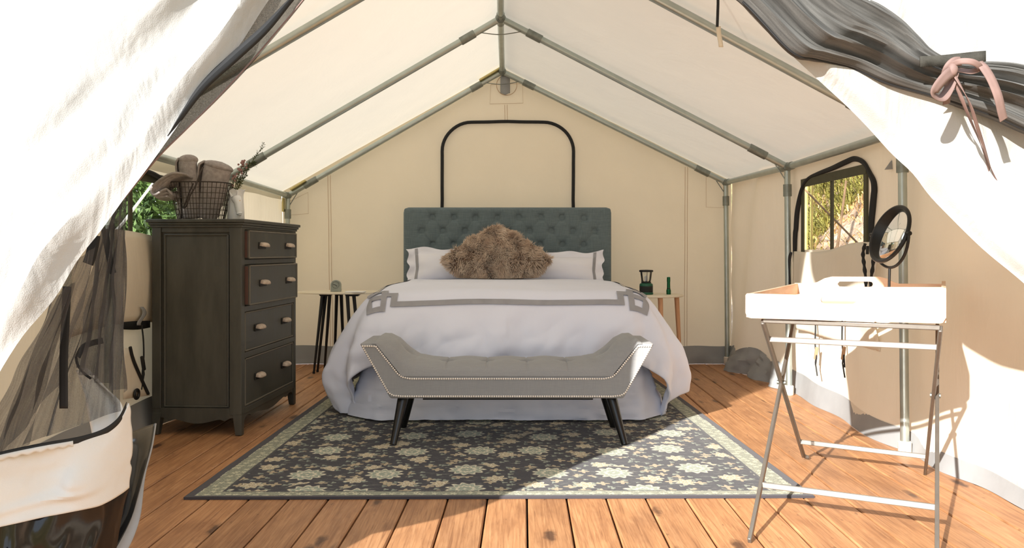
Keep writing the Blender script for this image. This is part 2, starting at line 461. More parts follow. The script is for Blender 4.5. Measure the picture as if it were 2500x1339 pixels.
# rug pattern, in metres on the rug's own uv
def rug_material(W, H):
    t = NT('floral rug pile')
    uv = t.n('ShaderNodeUVMap').outputs[0]
    sx = t.n('ShaderNodeSeparateXYZ'); t.l(uv, sx.inputs[0]); u, v = sx.outputs[0], sx.outputs[1]
    wob = t.n('ShaderNodeTexNoise'); wob.inputs['Scale'].default_value = 22; t.l(uv, wob.inputs[0])
    wv = t.n('ShaderNodeVectorMath', operation='MULTIPLY_ADD')
    t.l(wob.outputs[1], wv.inputs[0]); wv.inputs[1].default_value = (0.02, 0.02, 0); t.l(uv, wv.inputs[2])
    def flowers(k, rnd, R, n, off, amp):
        m = t.n('ShaderNodeMapping'); t.l(wv.outputs[0], m.inputs[0]); m.inputs['Scale'].default_value = (k, k, 0); m.inputs['Location'].default_value = (*off, 0)
        vo = t.n('ShaderNodeTexVoronoi'); vo.voronoi_dimensions = '2D'; vo.inputs['Scale'].default_value = 1; vo.inputs['Randomness'].default_value = rnd
        t.l(m.outputs[0], vo.inputs['Vector'])
        d = t.n('ShaderNodeVectorMath', operation='SUBTRACT'); t.l(m.outputs[0], d.inputs[0]); t.l(vo.outputs['Position'], d.inputs[1])
        s = t.n('ShaderNodeSeparateXYZ'); t.l(d.outputs[0], s.inputs[0])
        ang = t.math('ARCTAN2', s.outputs[1], s.outputs[0])
        r = vo.outputs['Distance']
        Rr = t.math('ADD', R, t.math('MULTIPLY', t.math('COSINE', t.math('MULTIPLY', ang, n)), amp))
        mask = t.math('MULTIPLY', t.math('SUBTRACT', Rr, r), 40.0)
        nd = t.n('ShaderNodeClamp'); t.l(mask, nd.inputs[0]); mask = nd.outputs[0]
        rings = t.math('COSINE', t.math('MULTIPLY', t.math('DIVIDE', r, Rr), 14.0))
        return mask, rings, r
    wear = t.noise(t.coord('UV', scale=(5, 30, 1)), 2.2, 5, 0.7)
    fine = t.noise(t.coord('UV', scale=(90, 160, 1)), 1.5, 3, 0.7)
    dark = t.ramp(fine, [(0.3, lin((24, 21, 25))), (0.75, lin((58, 54, 60)))])
    cream = lin((226, 218, 190)); sage = lin((158, 166, 146)); sand = lin((190, 172, 138))
    col = dark
    m1, r1, c1 = flowers(3.1, 0.45, 0.225, 11, (0.1, 0.1), 0.03)
    hn = t.n('ShaderNodeClamp'); t.l(t.math('MULTIPLY', t.math('SUBTRACT', c1, 0.285), 30.0), hn.inputs[0]); halo = hn.outputs[0]
    m4, r4, c4 = flowers(19.0, 1.0, 0.20, 3, (3.1, 7.7), 0.07)
    col = t.mix(t.math('MULTIPLY', t.math('MULTIPLY', m4, halo), 0.75), col, sage)
    m3, r3, c3 = flowers(10.5, 0.95, 0.20, 4, (1.3, 0.7), 0.08)
    col = t.mix(t.math('MULTIPLY', t.math('MULTIPLY', m3, halo), 0.85), col, sand)
    m2, r2, c2 = flowers(5.2, 0.75, 0.20, 7, (0.4, 0.25), 0.04)
    col = t.mix(t.math('MULTIPLY', t.math('MULTIPLY', m2, halo), 0.92), col, t.mix(t.ramp(r2, [(0.3, 0.0), (0.7, 1.0)]), sand, cream))
    ring1 = t.ramp(r1, [(0.15, sage), (0.6, cream)])
    m1g = t.math('SUBTRACT', m1, 0.0)
    col = t.mix(t.math('MULTIPLY', m1g, 0.95), col, ring1)
    # worn pale weft showing through
    col = t.mix(t.ramp(wear, [(0.56, 0.0), (0.70, 0.55)]), col, lin((168, 168, 150)))
    col = t.mix(t.ramp(fine, [(0.40, 0.35), (0.55, 0.0)]), col, dark)
    # borders
    ex = t.math('MINIMUM', u, t.math('SUBTRACT', W, u)); ey = t.math('MINIMUM', v, t.math('SUBTRACT', H, v))
    e = t.math('MINIMUM', ex, t.math('MULTIPLY', ey, 1.8))
    def band(a, b):
        x = t.math('GREATER_THAN', e, a); y = t.math('LESS_THAN', e, b); return t.math('MULTIPLY', x, y)
    mB, rB, cB = flowers(26.0, 0.7, 0.3, 5, (0.3, 0.2), 0.1)
    bcol = t.mix(mB, lin((148, 150, 128)), lin((198, 194, 164)))
    bcol = t.mix(t.ramp(fine, [(0.38, 0.6), (0.52, 0.0)]), bcol, dark)
    col = t.mix(band(0.035, 0.115), col, bcol)
    col = t.mix(band(0.115, 0.127), col, lin((60, 58, 58)))
    col = t.mix(band(-1, 0.032), col, lin((62, 58, 62)))
    nm = t.bump(fine, 0.5, 0.003)
    return t.done(t.pbsdf(col, 0.95, 0, nm, Sheen_Weight=0.1))

# ------------------------------------------------------------------ ground, bank and planting outside
def terrain(x, y):
    h = -0.42+0.05*nz(x, y, 0, 0.6)
    b = max(0, x-2.35)
    h += min(b*1.02, 3.4+0.25*b) + 0.22*nz(x, y, 3, 0.9)*min(1, b)+0.06*nz(x, y, 5, 4)*min(1, b)
    b2 = max(0, -x-6.0)
    h += b2*0.25
    return h
mb = MB()
mb.grid(lambda u, v: (lerp(-16, 16, u), lerp(-10, 24, v), terrain(lerp(-16, 16, u), lerp(-10, 24, v))), 128, 110)
g = mb.build('ground', M['ground'], kind='structure')
mb = MB()
def bankfn(u, v):
    x = lerp(2.45, 8.0, u); y = lerp(2.5, 16, v)
    return (x, y, terrain(x, y)+0.035+0.04*nz(x, y, 9, 7)+0.02*nz(x, y, 2, 22))
mb.grid(bankfn, 90, 200)
tag(mb.build('earth_bank', M['soil']), 'sandy sunlit earth bank seen through the right window', 'bank')

# ------------------------------------------------------------------ floor: planks laid one by one
PITCH = 0.145
KX = 0.0195
fl = MB(); fl.box((-2.2, -0.6, -0.14), (2.25, 6.75, -0.04))
floor = fl.build('floor', M['under'], kind='structure', smooth=False)
def plank_mesh():
    w = PITCH-0.006; m = MB()
    n = 40; L0, L1 = -0.6, 6.75
    prof = [(-w/2, -0.035), (-w/2, -0.004), (-w/2+0.004, 0), (w/2-0.004, 0), (w/2, -0.004), (w/2, -0.035)]
    m.prism(prof, lambda p: Vector((p[0]+KX*L0, L0, p[1])), lambda p: Vector((p[0]+KX*L1, L1, p[1])))
    return m
first = None
X0 = -0.132+PITCH/2
i0, i1 = -15, 15
for i in range(i0, i1):
    if first is None:
        pk = plank_mesh().build('plank', M['plank'], floor, smooth=False)
        first = pk
    else:
        pk = dup(first, floor)
    pk.location = (X0+i*PITCH, 0, 0.0+0.0008*nz(i*1.7, 3))
# joists
j = MB()
for y in (0.0, 1.6, 3.2, 4.8, 6.4): j.box((-2.2, y, -0.40), (2.25, y+0.09, -0.14))
j.build('joist', M['bark'], floor, smooth=False, kind='stuff')

# ------------------------------------------------------------------ tent walls and roof
XL, XR = -1.83, 1.81
YB, YF = 6.47, 2.12
EL, ER = 1.39, 1.475       # eave heights
def ridge_z(y): return interp(y, [(2.1, 2.47), (3.55, 2.45), (5.03, 2.41), (6.5, 2.39)])
XC = -0.046
# windows: y0,y1,z0,z1
WR = (4.02, 4.88, 0.915, 1.305)
WL = (3.30, 4.42, 0.985, 1.265)
def wr_x(y, z):
    fold = 0.016*math.sin(y*9+2*nz(y, z, 0, 1.5))*(1-smooth(z, 0.2, 1.0))+0.014*nz(y, z, 0, 3.2)
    flare = 0.03*(1-smooth(z, 0, 0.5))*math.sin(y*2.6+1.0)
    zz = abs(z-1.12)
    k = 1.0
    if WR[0]-0.1 < y < WR[1]+0.1 and WR[2]-0.15 < z < WR[3]+0.1: k = 0.15
    # pull towards the back pole
    back = smooth(y, 5.1, 5.9)*(1-smooth(y, 5.9, 6.45))*0.045*math.sin((z*2.2+y*7))
    pl = 0.012*math.sin(z*40+y*3)*smooth(z, 1.28, 1.47)*0
    return XR+(fold+flare)*k+back
def wl_x(y, z):
    k = 1.0
    if WL[0]-0.1 < y < WL[1]+0.1 and WL[2]-0.1 < z < WL[3]+0.1: k = 0.15
    return XL-(0.014*math.sin(y*8)*(1-smooth(z, 0.2, 1.0))+0.016*nz(y, z, 5, 3))*k
def side_wall(name, xf, win, ztop, zb):
    y0, y1, z0, z1 = win; YF = 1.96
    ys = sorted(set([round(YF+(YB-YF)*i/110, 4) for i in range(111) if abs(YF+(YB-YF)*i/110-y0) > 0.012 and abs(YF+(YB-YF)*i/110-y1) > 0.012]+[y0, y1]))
    zs = sorted(set([round(zb+(ztop-zb)*i/40, 4) for i in range(41) if abs(zb+(ztop-zb)*i/40-z0) > 0.012 and abs(zb+(ztop-zb)*i/40-z1) > 0.012]+[z0, z1]))
    m = MB(); nz_ = len(zs)
    m.v = [(xf(y, z), y, z) for y in ys for z in zs]
    for i in range(len(ys)-1):
        for k in range(nz_-1):
            yc = (ys[i]+ys[i+1])/2; zc = (zs[k]+zs[k+1])/2
            if y0 < yc < y1 and z0 < zc < z1: continue
            m.f.append([i*nz_+k, (i+1)*nz_+k, (i+1)*nz_+k+1, i*nz_+k+1]); m.m.append(0)
    return m.build(name, M['canvas_side'], kind='structure')
wall_r = side_wall('wall_right', wr_x, WR, ER, 0.05)
wall_l = side_wall('wall_left', wl_x, WL, EL, 0.13)
# back gable wall
def roof_z(x, y, up=0.0):
    r = ridge_z(y)
    if x < XC: return lerp(r, EL, (XC-x)/(XC-XL))+up
    return lerp(r, ER, (x-XC)/(XR-XC))+up
def backy(x, z): return YB+0.012*nz(x, z, 0, 2.0)+0.006*nz(x*3, z*0.7, 4, 3)
m = MB()
def bw(u, v):
    x = lerp(XL, XR, u); zt = roof_z(x, YB); z = lerp(0.12, zt, v)
    return (x, backy(x, z), z)
m.grid(bw, 90, 50)
wall_b = m.build('wall_back', M['canvas_wall'], kind='structure')
# sod cloth bands
m = MB()
def sr(u, v):
    y = lerp(YF, YB, u); zt = interp(y, [(2.2, 0.05), (2.8, 0.058), (3.6, 0.09), (5.0, 0.135)])+0.012*nz(y, 0, 0, 2); bulge = smooth(y, 5.0, 5.6)*(1-smooth(y, 6.2, 6.47))
    z = lerp(0.0, zt+0.03*bulge*(1+math.sin(y*11)), v)
    x = wr_x(y, max(z, 0.13))+0.004-0.02*(1-v)-0.035*bulge*abs(nz(y*6, v*2.5, 3))-0.02*bulge*nz(y*16, v*5, 8)-0.06*bulge*(1-v)*(1+0.6*math.sin(y*17))*1.0 + 0.02*math.sin(y*14)*(1-v)*bulge
    return (x-0.006, y, z+0.003)
m.grid(sr, 140, 8); m.build('baseboard_right', M['sod'], kind='structure')
m = MB()
m.grid(lambda u, v: (wl_x(lerp(YF, YB, u), 0.13)+0.01+0.03*(1-v)+0.01*math.sin(u*90)*(1-v), lerp(YF, YB, u), 0.003+v*0.16), 120, 6)
m.build('baseboard_left', M['sod'], kind='structure')
m = MB()
m.grid(lambda u, v: (lerp(XL, XR, u), backy(lerp(XL, XR, u), 0.13)-0.012-0.05*(1-v)*(1+0.5*nz(u*20, v*2)), 0.003+v*(0.14+0.02*nz(u*12, 3))), 120, 6)
m.build('baseboard_back', M['sod'], kind='structure')
# roof
m = MB()
def rl(u, v):
    x = lerp(XC, XL-0.06, u); y = lerp(YF-0.25, YB+0.06, v)
    ue = u*(XC-(XL-0.06))/(XC-XL)
    return (x, y, lerp(ridge_z(y), EL, ue)+0.012-0.012*math.sin(PI*min(1, u))*abs(math.sin(PI*(y-0.6)/1.43)) )
def rr(u, v):
    x = lerp(XC, XR+0.06, u); y = lerp(YF-0.25, YB+0.06, v)
    ue = u*(XR+0.06-XC)/(XR-XC)
    return (x, y, lerp(ridge_z(y), ER, ue)+0.012-0.010*math.sin(PI*min(1, u))*abs(math.sin(PI*(y-0.6)/1.43)))
m.grid(rl, 24, 60); m.grid(rr, 24, 60)
ceiling = m.build('ceiling', M['canvas_roof'], kind='structure')

# seams and patches on the back wall
def seam(px_top, py_top, px_bot, py_bot):
    m = MB()
    a = P(px_top, py_top, YB-0.006); b = P(px_bot, py_bot, YB-0.006)
    for dx in (-0.010, 0.010):
        path = [a.lerp(b, i/30) for i in range(31)]
        m.tube([(p.x+dx, backy(p.x, p.z)-0.002, p.z) for p in path], 0.0018, 5)
    ww = [a.lerp(b, i/30) for i in range(31)]
    m2 = [(p.x, backy(p.x, p.z)-0.0015, p.z) for p in ww]
    o = m.build('stitched_seam', M['thread'], wall_b)
seam(803, 428, 810, 880)
seam(1676, 408, 1674, 862)
seam(1235, 256, 1236, 298)
def patch(pts, name='patch_stitching'):
    m = MB(); q = [P(x, y, YB-0.008) for x, y in pts]
    m.tube(q, 0.0016, 5, closed=True)
    m.build(name, M['thread'], wall_b)
patch([(1198, 207), (1276, 204), (1277, 252), (1196, 254)])
patch([(703, 494), (752, 470), (753, 522), (703, 526)])
patch([(1724, 430), (1766, 448), (1766, 508), (1724, 506)])
# round vent with its flap
c = P(1237, 208, YB-0.022)
m = MB(); m.tube([(c.x+0.082*math.cos(a), c.y, c.z+0.082*math.sin(a)) for a in [2*PI*i/40 for i in range(40)]], 0.003, 6, closed=True)
m.build('vent_ring', M['thread'], wall_b)
m = MB(); m.grid(lambda u, v: (c.x+(u-.5)*0.075-0.012, c.y-0.006-0.02*math.sin(PI*u), c.z+0.07-0.145*v+0.008*math.cos(PI*u*2)*v), 10, 10)
m.build('vent_flap', M['sod'], wall_b, solid=0.002)
# arched black zipper on the back wall
pts = []
xa, xb, zt, zb, r = P(1080, 0, YB).x, P(1399, 0, YB).x, P(0, 300, YB).z, 0.55, 0.235
for i in range(12): pts.append((xa, lerp(zb, zt-r, i/12)))
for i in range(13): a = PI-PI/2*i/12; pts.append((xa+r+r*math.cos(a), zt-r+r*math.sin(a)*1.0))
for i in range(1, 12): pts.append((lerp(xa+r, xb-r, i/12), zt+0.006*math.sin(i/12*PI*1.0)))
for i in range(13): a = PI/2-PI/2*i/12; pts.append((xb-r+r*math.cos(a), zt-r+r*math.sin(a)))
for i in range(1, 13): pts.append((xb, lerp(zt-r, zb, i/12)))
zp = MB(); zp.tube([(x+0.004*nz(x, z, 0, 5), YB-0.020, z+0.004*nz(x, z, 9, 5)) for x, z in pts], 0.0135, 8, flat=1.0)
zp.build('arched_zipper', M['webbing'], wall_b)

# ------------------------------------------------------------------ side windows
def quad_at(xf, y, z, off): return Vector((xf(y, z)+off, y, z))
def window(name, xf, win, sgn, muntins, hem):
    y0, y1, z0, z1 = win
    root = thing(name, None, None, (xf(y0, z0), (y0+y1)/2, z0)); root['kind'] = 'structure'
    off = -sgn*0.008
    m = MB(); m.grid(lambda u, v: quad_at(xf, lerp(y0, y1, u), lerp(z0, z1, v), sgn*0.012), 20, 10); m.build('window_netting', M['net_pane'], root)
    m = MB()
    xx = lambda y, z: xf(y, z)+off
    m.bar((xx(y0, z0), y0, z0-0.02), (xx(y0, z1), y0, z1+0.03), 0.035, 0.010, (0, 1, 0))
    m.bar((xx(y1, z0), y1, z0-0.02), (xx(y1, z1), y1, z1+0.0), 0.035, 0.010, (0, 1, 0))
    m.grid(lambda u, v: (xx(lerp(y0, y1, u), z1)-sgn*0.004, lerp(y0-0.015, y1+0.015, u), z1-0.01+v*0.05-0.010*math.sin(PI*u)*0+(0.02-0.04*u)*0), 24, 2)
    m.build('olive_binding', M['olive'], root, solid=0.004, smooth=False)
    for ym in muntins:
        m = MB(); m.bar((xf(ym, z0)-sgn*0.004, ym, z0-0.01), (xf(ym, z1)-sgn*0.004, ym, z1), 0.034, 0.008, (0, 1, 0))
        m.build('olive_strap', M['olive'], root, smooth=False)
    return root
win1 = window('window_1', wr_x, WR, 1, [4.45], 0)
win2 = window('window_2', wl_x, WL, -1, [3.86], 0)
# black zipper that arches round the right window (traced in window plane: y,z)
def yz(px, py, X): Y = X*1950/(px-1240); return Y, 0.903-(py-615)/1950*Y
zz = [(1937, 640), (1938, 605), (1941, 560), (1945, 510), (1956, 462), (1972, 436), (1996, 424), (2030, 411), (2062, 396), (2084, 388), (2106, 398), (2121, 424), (2131, 452), (2128, 500), (2124, 545), (2124, 600)]
path = catmull([(0, *yz(x, y, 1.79)) for x, y in zz], 6)
path = [(wr_x(p.y, p.z)-0.014, p.y, p.z) for p in path]
m = MB(); m.tube(path, lambda t: 0.010+0.006*abs(math.sin(t*9)), 8); m.build('curved_zipper', M['webbing'], win1)
# rolled down canvas cover below the window
y0, z0 = yz(2131, 592, 1.76); y1, z1 = yz(1929, 617, 1.76)
m = MB()
m.grid(lambda u, v: (wr_x(lerp(y0, y1, u), 0.8)-0.022-0.035*math.sin(PI*v)*(0.6+0.4*nz(u*3, v*2))-0.01*math.sin(u*9+v*3), lerp(y0, y1, u)+0.012*nz(u*3, v*5, 2), lerp(lerp(z0, z1, u), 0.42, v)+0.012*math.sin(u*7)*(1-v)), 40, 30)
m.build('canvas_cover', M['canvas_side'], win1, solid=0.004)
for (pa, nm) in (([(2112, 596), (2107, 620), (2110, 650), (2114, 690), (2113, 740)], 'toothed_zipper'), ([(2128, 590), (2133, 615), (2131, 650), (2126, 690), (2127, 740)], 'toothed_zipper'), ([(1931, 617), (1927, 640), (1928, 690), (1930, 730)], 'toothed_zipper')):
    m = MB(); pth = catmull([Vector((1.715, *yz(x, y, 1.715))) for x, y in pa], 8)
    m.tube(pth, lambda t: 0.0085+0.002*math.sin(t*160), 6); m.build(nm, M['webbing'], win1)
m = MB(); p = Vector((1.71, *yz(2118, 606, 1.71))); m.box((p.x-0.006, p.y-0.008, p.z-0.03), (p.x+0.004, p.y+0.008, p.z+0.01)); m.build('zipper_pull', M['black_metal'], win1, bevel=0.002)
# toggle cords below the cover
def cord(X, pts, tog, root, xf=0):
    m = MB(); pth = catmull([Vector((X, *yz(x, y, abs(X)))) if X > 0 else Vector((X, *((lambda Y: (Y, 0.903-(y-615)/1950*Y))(X*1950/(x-1240))))) for x, y in pts], 6)
    m.tube(pth, 0.0042, 6); c = m.build('tie_cord', M['webbing'], root)
    p = pth[int(len(pth)*tog)]
    m = MB(); m.bar(p+Vector((0, -0.01, 0.04)), p+Vector((0, 0.012, -0.03)), 0.016, 0.014); m.build('wooden_toggle', M['toggle'] if X > 0 else M['black_plastic'], c, bevel=0.003)
    m = MB(); m.tube([p, p+Vector((0, 0.012, -0.05)), p+Vector((0, -0.016, -0.12))], 0.004, 5); m.build('cord_tail', M['webbing'], c)
cord(1.745, [(1990, 745), (1991, 800), (1990, 840), (1993, 870), (1991, 892)], 0.7, win1)
cord(1.745, [(2057, 745), (2056, 800), (2056, 840), (2060, 870), (2062, 898)], 0.7, win1)
# left window trims
def yzl(px, py, X): Y = X*1950/(px-1240); return Vector((X, Y, 0.903-(py-615)/1950*Y))
def lpath(pts, X=-1.80, n=8): return catmull([yzl(x, y, X) for x, y in pts], n)
for pts, r in (([(330, 398), (352, 416), (372, 424), (398, 436), (430, 436), (470, 445)], 0.013), ([(292, 655), (304, 676), (312, 688), (330, 696), (362, 694)], 0.012)):
    m = MB(); m.tube(lpath(pts), r, 8); m.build('curved_zipper', M['webbing'], win2)
m = MB(); q = lpath([(296, 794), (330, 795), (362, 790)]); m.grid(lambda u, v: q[int(u*(len(q)-1))]+Vector((0.01, 0, (v-.5)*0.042)), 14, 1); m.build('webbing_strap', M['webbing'], win2, solid=0.004)
m = MB(); m.grid(lambda u, v: (-1.795+0.02*math.sin(PI*v), lerp(3.25, 4.45, u), lerp(0.985, 0.55, v)+0.02*math.sin(u*5)), 24, 12); m.build('canvas_cover', M['canvas_side'], win2, solid=0.004)
m = MB(); m.grid(lambda u, v: yzl(345+7*math.sin(v*5)+(u-.5)*9, 750+45*v, -1.77), 4, 8); m.build('webbing_tab', M['sod'], win2, solid=0.003)
cord(-1.765, [(346, 795), (350, 830), (351, 870), (349, 890), (347, 925)], 0.75, win2)
m = MB(); m.tube(lpath([(318, 848), (326, 880), (345, 925), (362, 962)], -1.76), 0.008, 6); m.build('hem_piping', M['webbing'], win2)
m = MB()
A, B, Cc, D = yzl(300, 850, -1.77), yzl(318, 850, -1.77), yzl(364, 966, -1.77), yzl(300, 976, -1.77)
m.grid(lambda u, v: A.lerp(B, u).lerp(D.lerp(Cc, u), v), 6, 6); m.build('corner_flap', M['canvas_side'], win2, solid=0.004)
p = yzl(334, 963, -1.755); m = MB(); m.tube([(p.x, p.y+0.021*math.cos(a), p.z+0.021*math.sin(a)) for a in [2*PI*i/20 for i in range(20)]], 0.007, 8, closed=True); m.build('grommet', M['black_metal'], win2)

# ------------------------------------------------------------------ steel tent frame
frame = thing('tent_frame', 'galvanised steel pole frame holding up the canvas tent', 'tent frame', (0, 4.3, 0))
Rt = 0.021
def fpart(name, a, b, r=Rt, mat='steel'):
    m = MB(); m.tube([a, b], r, 14); return m.build(name, M[mat], frame)
def collar(a, b, d0, d1, r=0.026):
    a = Vector(a); b = Vector(b); d = (b-a).normalized()
    m = MB(); m.tube([a+d*d0, a+d*d1], r, 14); return m.build('collar', M['steel_dark'], frame)
# frames at three depths: apex, left eave, right eave, right foot, left foot
def down(p): return Vector((p.x, p.y, 0.0))
bays = []
for (Y, apx, lp, rp) in ((6.40, (1226, 175), (703, 478), (1772, 446)), (5.03, (1222, 45), (556, 432), (1922, 408)), (3.55, (1222, -208), None, None)):
    ap = P(*apx, Y)
    le = P(*lp, Y) if lp else Vector((-1.765, Y, 1.385))
    re = P(*rp, Y) if rp else Vector((1.752, Y, 1.44))
    bays.append((ap, le, re))
ap2 = bays[2][0]
bays.append((Vector((-0.03, 2.14, 2.44)), Vector((-1.765, 2.14, 1.38)), Vector((1.752, 2.14, 1.44))))
for k, (ap, le, re) in enumerate(bays):
    fpart('rafter', ap, le); fpart('rafter', ap, re)
    for e, sx_ in ((le, -1), (re, 1)):
        foot = down(e)+Vector((0.012*sx_, 0, 0.0))
        if k == 3: foot = down(e)
        fpart('pole', e, foot+Vector((0, 0, 0.05)), Rt-0.002)
        m = MB(); m.lathe([(0.026, 0.0), (0.028, 0.004), (0.028, 0.055), (0.024, 0.06)], foot+Vector((0, 0, 0.001)), 16); m.build('foot_cap', M['cap'], frame)
        collar(e, foot, 0.11, 0.185)
        collar(e, ap, 0.15, 0.27)
        m = MB(); d = (ap-e).normalized(); m.tube([e+d*0.11, e+Vector((0, -0.0, -0.10))], 0.0035, 6); m.build('brace_wire', M['steel_dark'], frame)
        m = MB(); m.blob(e, 0.032, 0.036, 0.03, 12, 8); m.build('corner_joint', M['steel_dark'], frame)
    for e in (le, re):
        collar(ap, e, 0.19, 0.29)
    m = MB(); d1 = (le-ap).normalized(); d2 = (re-ap).normalized()
    m.tube(catmull([ap+d1*0.16+Vector((0, -0.01, -0.01)), ap+Vector((0, -0.012, -0.105)), ap+d2*0.16+Vector((0, -0.01, -0.01))], 6), 0.0032, 6); m.build('brace_wire', M['steel_dark'], frame)
    m = MB(); m.blob(ap, 0.035, 0.05, 0.033, 12, 8); m.build('ridge_joint', M['steel_dark'], frame)
for a, b in zip(bays, bays[1:]):
    fpart('ridge_pole', a[0], b[0]); fpart('eave_pole', a[1], b[1]); fpart('eave_pole', a[2], b[2])
    for k in (0, 1, 2): collar(b[k], a[k], 0.03, 0.10, 0.025); collar(a[k], b[k], 0.03, 0.09, 0.025)
# yellowed foam pads at the back joints
ap, le, re = bays[0]
def pad(a, b, w=0.05, t=0.014):
    m = MB(); m.bar(a, b, w, t); m.build('foam_pad', M['foam'], frame, smooth=False, bevel=0.004)
d = (le-ap).normalized(); pad(ap+Vector((0, -0.02, 0.032)), ap+d*0.21+Vector((0, -0.02, 0.030)))
d = (ap-le).normalized(); pad(le+d*0.03+Vector((0, -0.02, 0.030)), le+d*0.17+Vector((0, -0.02, 0.034)))
pad(le+Vector((-0.034, -0.01, -0.02)), le+Vector((-0.034, -0.01, -0.13)), 0.014, 0.05)
# strap hanging from the front rafter
st = thing('hanging_strap', 'black cord ending in a cream webbing tab, hanging from the roof pole', 'strap', P(1760, 116, 3.3))
m = MB(); m.tube([P(1753, -60, 3.3), P(1753, 10, 3.3), P(1752, 40, 3.3), P(1751, 66, 3.3)], 0.006, 8); m.build('cord', M['webbing'], st)
a = P(1752, 64, 3.3); m = MB(); m.grid(lambda u, v: P(1748+(u)*11+v*6, 64+v*52, 3.3)+Vector((0, 0.004*math.sin(v*5), 0)), 2, 8); m.build('webbing_tab', M['ribbon'] if 0 else M['ivory'], st, solid=0.003)
tr = MB()
for (x, y) in ((2178, 388),):
    A = P(2184, 384, 3.75); B_ = P(2162, 414, 3.75); C_ = P(2202, 412, 3.75)
    tr.prism([0, 1, 2], lambda i: (A, B_, C_)[i], lambda i: (A, B_, C_)[i]+Vector((0, 0.012, 0)))
tr.build('canvas_gusset', M['sod'], wall_r, smooth=False)

# ------------------------------------------------------------------ door flaps (front of the tent)
def edge_curve(pts):
    return catmull([P(*p) for p in pts], 12)
def samp(c, t):
    x = t*(len(c)-1); i = min(len(c)-2, int(x)); return c[i].lerp(c[i+1], x-i)
def param(c):
    L = [0]
    for a, b in zip(c, c[1:]): L.append(L[-1]+(b-a).length)
    def f(t):
        d = t*L[-1]
        for i in range(len(c)-1):
            if L[i+1] >= d: return c[i].lerp(c[i+1], (d-L[i])/max(1e-9, L[i+1]-L[i]))
        return c[-1]
    return f
# left flap: inner edge, then outer outline along the front of the tent
def PX(x, y, z): return Vector((x, y, z))
le_pts = [PX(-0.02, 2.10, 2.30), PX(-0.12, 2.08, 1.95), P(770, -160, 2.06)] + [P(x, y, Y) for x, y, Y in ((655, 0, 1.99), (583, 112, 1.92), (485, 239, 1.83), (373, 396, 1.72), (299, 489, 1.67), (244, 560, 1.64), (184, 636, 1.61), (134, 728, 1.58), (74, 806, 1.56), (40, 860, 1.55), (-10, 950, 1.53), (-60, 1040, 1.55), (-130, 1180, 1.6), (-260, 1420, 1.7))]
LE = param(catmull(le_pts, 10))
LO = param([PX(-0.03, 2.13, 2.46), PX(-1.87, 2.13, 1.39), PX(-1.9, 2.0, 0.7), PX(-1.9, 2.0, 0.02)])
def lflap(u, v):
    a = LE(u); b = LO(u*0.98); p = a.lerp(b, v)
    w = 1-(1-v)**3
    f = 0.040*math.sin(v*16+u*3+2*nz(u*3, v*2, 0))*smooth(v, 0.03, 0.2)*(1-v*0.7)
    f += 0.022*nz(u*2, v*14, 3)+0.012*nz(u*9, v*22, 5)
    lowf = smooth(u, 0.35, 0.75)
    f += lowf*0.016*math.sin(v*44+u*22)*(1-v)
    bow = -0.10*math.sin(PI*min(1, v*1.2))*smooth(u, 0.1, 0.5)
    roll = -0.04*smooth(v, 0, 0.05)
    return p+Vector((0, f+bow+roll, 0.0))
m = MB(); m.grid(lflap, 130, 90)
lf = thing('door_flap', 'white sunlit canvas door flap tied back on the left side of the opening', 'tent flap', (-1.6, 2.0, 0))
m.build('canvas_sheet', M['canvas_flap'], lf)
# black netting strip along its edge
ls1 = [P(x, y, Y) for x, y, Y in ((868, -160, 2.10), (740, 0, 2.02), (668, 86, 1.97), (600, 165, 1.92), (525, 245, 1.86), (450, 320, 1.80), (385, 385, 1.755), (300, 488, 1.70))]
LS = param(catmull(ls1, 8))
inn = param(catmull([P(x-34, y-10, Y+0.02) for x, y, Y in ((770, -160, 2.08), (640, 5, 2.02), (570, 115, 1.95), (470, 245, 1.87), (360, 398, 1.77), (290, 490, 1.71))], 8))
m = MB(); m.grid(lambda u, v: inn(u).lerp(LS(u), v)+Vector((0, 0.012*math.sin(v*6+u*4), 0)), 60, 8); m.build('netting_strip', M['net_strip'], lf)
m = MB(); m.tube([LS(i/40) for i in range(41)], 0.0022, 6); m.build('netting_piping', M['ribbon'], lf)
fold = param(catmull([P(x, y, Y) for x, y, Y in ((760, -40, 2.04), (722, 0, 2.01), (660, 75, 1.95), (585, 145, 1.90), (505, 220, 1.84), (420, 335, 1.77))], 8))
m = MB(); m.grid(lambda u, v: fold(u)+Vector((-0.004-0.020*math.sin(PI*u)*v, -0.006-0.008*math.sin(PI*v), 0.012*(v-.5)*math.sin(PI*u))), 50, 4); m.build('netting_fold', M['webbing'], lf, solid=0.002)

